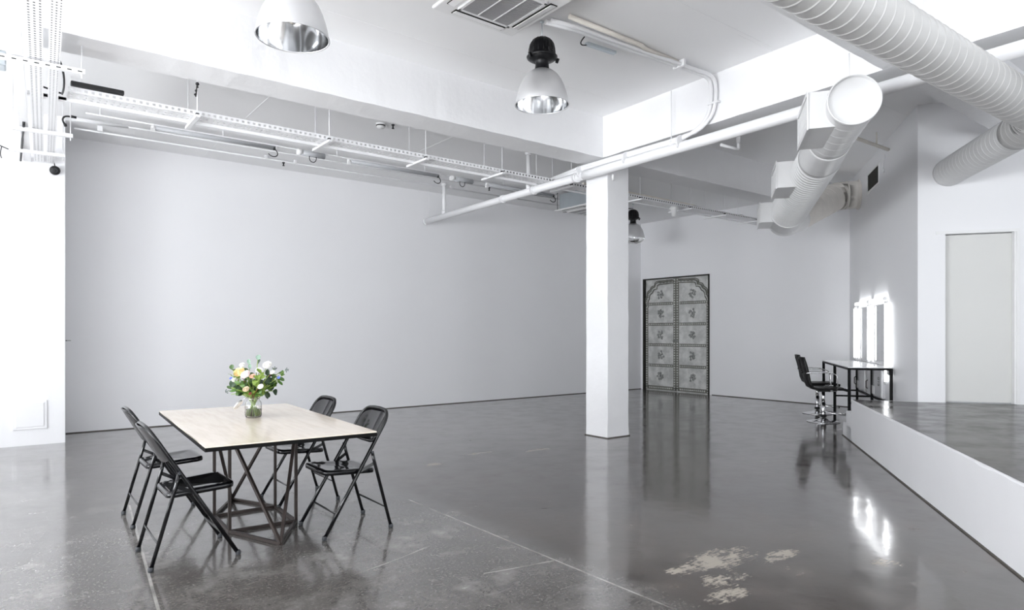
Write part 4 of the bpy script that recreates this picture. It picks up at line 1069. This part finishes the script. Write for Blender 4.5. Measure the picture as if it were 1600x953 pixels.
# positions along the angled wall (s) of the legs, measured from the corner
P0 = (10.462, 5.096); s_mid = (P0[0]-QC[0])*CX + (P0[1]-QC[1])*CY; t_f = (P0[0]-QC[0])*DX + (P0[1]-QC[1])*DY
s_near, s_far = s_mid-1.194, s_mid+1.139
t_b = t_f-.53; HT = .915
mt = thing('makeup_table', 'high white-topped make-up table with thin black steel legs at the mirrors', 'table', CD(s_mid, t_f), world=True)
m = MB(); cwall(m, s_near-.02, s_far+.02, t_b-.02, t_f+.02, HT-.012, HT); m.build('tabletop', lacquer, mt)
m = MB()
for (a, b) in (((s_near, t_f), (s_far, t_f)), ((s_near, t_b), (s_far, t_b)), ((s_near, t_f), (s_near, t_b)), ((s_far, t_f), (s_far, t_b)), ((s_mid, t_f), (s_mid, t_b))):
    m.bar(CD(a[0], a[1], HT-.028), CD(b[0], b[1], HT-.028), .03, .03)
m.build('top_frame', tableblack, mt)
for s in (s_near, s_mid, s_far):
    for tt in (t_f, t_b): MB().bar(CD(s, tt, 0), CD(s, tt, HT-.02), .032, .032).build('leg', tableblack, mt)
    MB().bar(CD(s, t_f, .40), CD(s, t_b, .40), .025, .025).build('cross_rail', tableblack, mt)
MB().bar(CD(s_near, t_b, .40), CD(s_far, t_b, .40), .025, .025).build('back_rail', tableblack, mt)
# mirrors (tops 1.85 m)
for s0, s1, lab in ((1.52, 2.25, 'right one of the two lit wall mirrors, nearer the platform'), (2.72, 3.27, 'left one of the two lit wall mirrors, nearer the back wall')):
    t = thing('wall_mirror', lab, 'mirror', CD((s0+s1)/2, 0.01, .93), world=True, group='lit wall mirrors')
    m = MB(); cwall(m, s0, s1, 0.0, 0.012, .935, 1.83); m.build('mirror_glass', mirrorm, t)
    m = MB(); e_ = .018
    for a in ((s0-e_, s1+e_, .917, .935), (s0-e_, s1+e_, 1.83, 1.848), (s0-e_, s0, .935, 1.83), (s1, s1+e_, .935, 1.83)): cwall(m, a[0], a[1], 0.0, .018, a[2], a[3])
    m.build('mirror_frame', whiteplast, t)
def tube_light(a, b, lab):
    t = thing('tube_light', lab, 'light', tuple((Vector(a)+Vector(b))/2), world=True, group='lit tubes round the mirrors')
    A, B = Vector(a), Vector(b); d = (B-A).normalized()
    MB().tube([A+d*.03, B-d*.03], .026, 14).build('glowing_tube', tubelight, t)
    m = MB().tube([A, A+d*.035], .028, 12); m.tube([B-d*.035, B], .028, 12); m.build('end_cap', whiteplast, t)
tt = .05
tube_light(CD(1.36, tt, .66), CD(1.36, tt, 1.86), 'vertical lit tube nearest the platform, reaching below the table')
tube_light(CD(2.47, tt, .93), CD(2.47, tt, 1.86), 'vertical lit tube between the two mirrors')
tube_light(CD(3.56, tt, .93), CD(3.56, tt, 1.86), 'vertical lit tube nearest the back wall')
tube_light(CD(1.42, tt, 1.90), CD(2.40, tt, 1.90), 'horizontal lit tube above the right mirror')
tube_light(CD(2.52, tt, 1.90), CD(3.52, tt, 1.90), 'horizontal lit tube above the left mirror')
# cabinets on the wall under the table
for s0, s1, lab, mark in ((1.62, 2.62, 'grey wall cabinet under the make-up table with a small dark mark', True), (2.78, 3.55, 'grey wall cabinet under the make-up table beside the middle leg', False)):
    t = thing('wall_cabinet', lab, 'cabinet', CD((s0+s1)/2, .0, .42), world=True, group='cabinets under the make-up table')
    m = MB(); cwall(m, s0, s1, 0.0, .05, .42, .86); m.build('cabinet_body', cabinetm, t, bevel=.004)
    m = MB(); cwall(m, s0+.02, s1-.02, .05, .056, .44, .84); d_ = m.build('cabinet_door', cabinetm, t, bevel=.002)
    m = MB(); m.tube([CD(s1-.10, .062, .50), CD(s1-.10, .085, .52), CD(s1-.10, .085, .62), CD(s1-.10, .062, .64)], .008, 8); m.build('handle', rawsteel, d_)
    m = MB(); cwall(m, s0+.45, s0+.70, .056, .064, .45, .58); m.build('vent_panel', lacquer, d_, bevel=.003)
    if mark:
        # three dark glyph strokes read upwards, C I D
        g = MB(); x0 = s0+.14
        def st(sa, sb, za, zb): cwall(g, sa, sb, .0565, .0585, za, zb)
        st(x0, x0+.09, .60, .612); st(x0, x0+.014, .60, .635); st(x0+.076, x0+.09, .60, .635)
        st(x0, x0+.09, .655, .667)
        st(x0, x0+.09, .69, .702); st(x0, x0+.014, .69, .725); st(x0+.076, x0+.09, .69, .725); st(x0+.02, x0+.07, .722, .734)
        g.build('door_lettering', mattb, d_)
m = MB(); cwall(m, 1.20, 1.50, .03, .05, .80, .88); tag(m.build('table_shadow_strip', rubberm), 'dark strip standing in for the make-up table shadow on the wall', 'shadow')  # the table's shadow on the wall, put in as a dark strip

def stool():
    t = thing('bar_stool', 'x', 'stool', (0, 0, 0), 0, 'black bar stools with chrome bases')
    MB().lathe([(.001, 0), (.24, 0), (.245, .006), (.24, .012), (.17, .020), (.09, .035), (.045, .060), (.035, .085)], n=40).build('base', chrome, t)
    MB().tube([(0, 0, .07), (0, 0, .30)], .034, 20).build('column', chrome, t)
    MB().tube([(0, 0, .28), (0, 0, .48)], .026, 20).build('gas_lift', chrome, t)
    MB().lathe([(.050, .085), (.040, .11), (.035, .12)], n=20).build('collar', mattb, t)
    fr = MB().tube(bez((.02, -.03, .17), (.12, -.16, .14), (.34, -.17, .12), (.34, 0, .12), 10)+bez((.34, 0, .12), (.34, .17, .12), (.12, .16, .14), (.02, .03, .17), 10)[1:], .009, 8); fr.build('footrest', chrome, t)
    MB().tube([(.33, -.07, .12), (.33, .07, .12)], .014, 10).build('footrest_grip', mattb, t)
    prof = [(-.345, 1.02), (-.335, .97), (-.305, .86), (-.28, .74), (-.262, .64), (-.235, .575), (-.175, .530), (-.10, .515), (.05, .517), (.18, .522), (.27, .518), (.33, .498)]
    def q(v):
        x = v*(len(prof)-1); i = min(len(prof)-2, int(x)); f = x-i
        return prof[i][0]+(prof[i+1][0]-prof[i][0])*f, prof[i][1]+(prof[i+1][1]-prof[i][1])*f
    # shell in two flanks and two bridges so that a long slot stays open in the backrest
    def part(u0, u1, v0, v1, nu, nv):
        def fn(u, v):
            uu = u0+(u1-u0)*u; vv = v0+(v1-v0)*v; x, z = q(vv); w_ = .215*(1 if vv > .2 else .80+.20*sin(vv/.2*pi/2))
            y = (2*uu-1)*w_; cup = .03*(2*uu-1)**2*(1 if vv < .5 else -.2)
            return (x+cup, y, z + (.012*(2*uu-1)**2 if vv > .5 else 0))
        return fn, nu, nv
    sh = MB()
    for a in ((0, .30, 0, 1, 4, 40), (.70, 1, 0, 1, 4, 40), (.30, .70, 0, .06, 6, 3), (.30, .70, .26, 1, 6, 30)):
        fn, nu, nv = part(*a); sh.grid(fn, nu, nv)
    sh.build('seat_shell', seatm, t, solid=.034)
    MB().box((.0, 0, .487), (.18, .16, .02)).build('seat_plate', mattb, t)
    for s in (-1, 1):
        y = s*.235
        MB().tube([(-.285, s*.205, .765), (-.27, y, .775)] + bez((-.20, y, .78), (.02, y, .79), (.14, y, .79), (.15, y, .72), 8) + [(.16, y, .56), (.15, s*.20, .505), (.08, s*.12, .49)], .008, 8).build('armrest', chrome, t)
    return t
so = stool(); so2 = dup(so)
rz = math.atan2(-DY, -DX)
so.location = (10.169, 5.133, 0); so.rotation_euler = (0, 0, rz+.05); so['label'] = 'nearer black bar stool with chrome base, in front of the make-up table'
so2.location = (11.135, 5.727, 0); so2.rotation_euler = (0, 0, rz+.02); so2['label'] = 'farther black bar stool with chrome base, towards the back wall'

for o in list(bpy.data.objects):
    if '_o' in o: del o['_o']
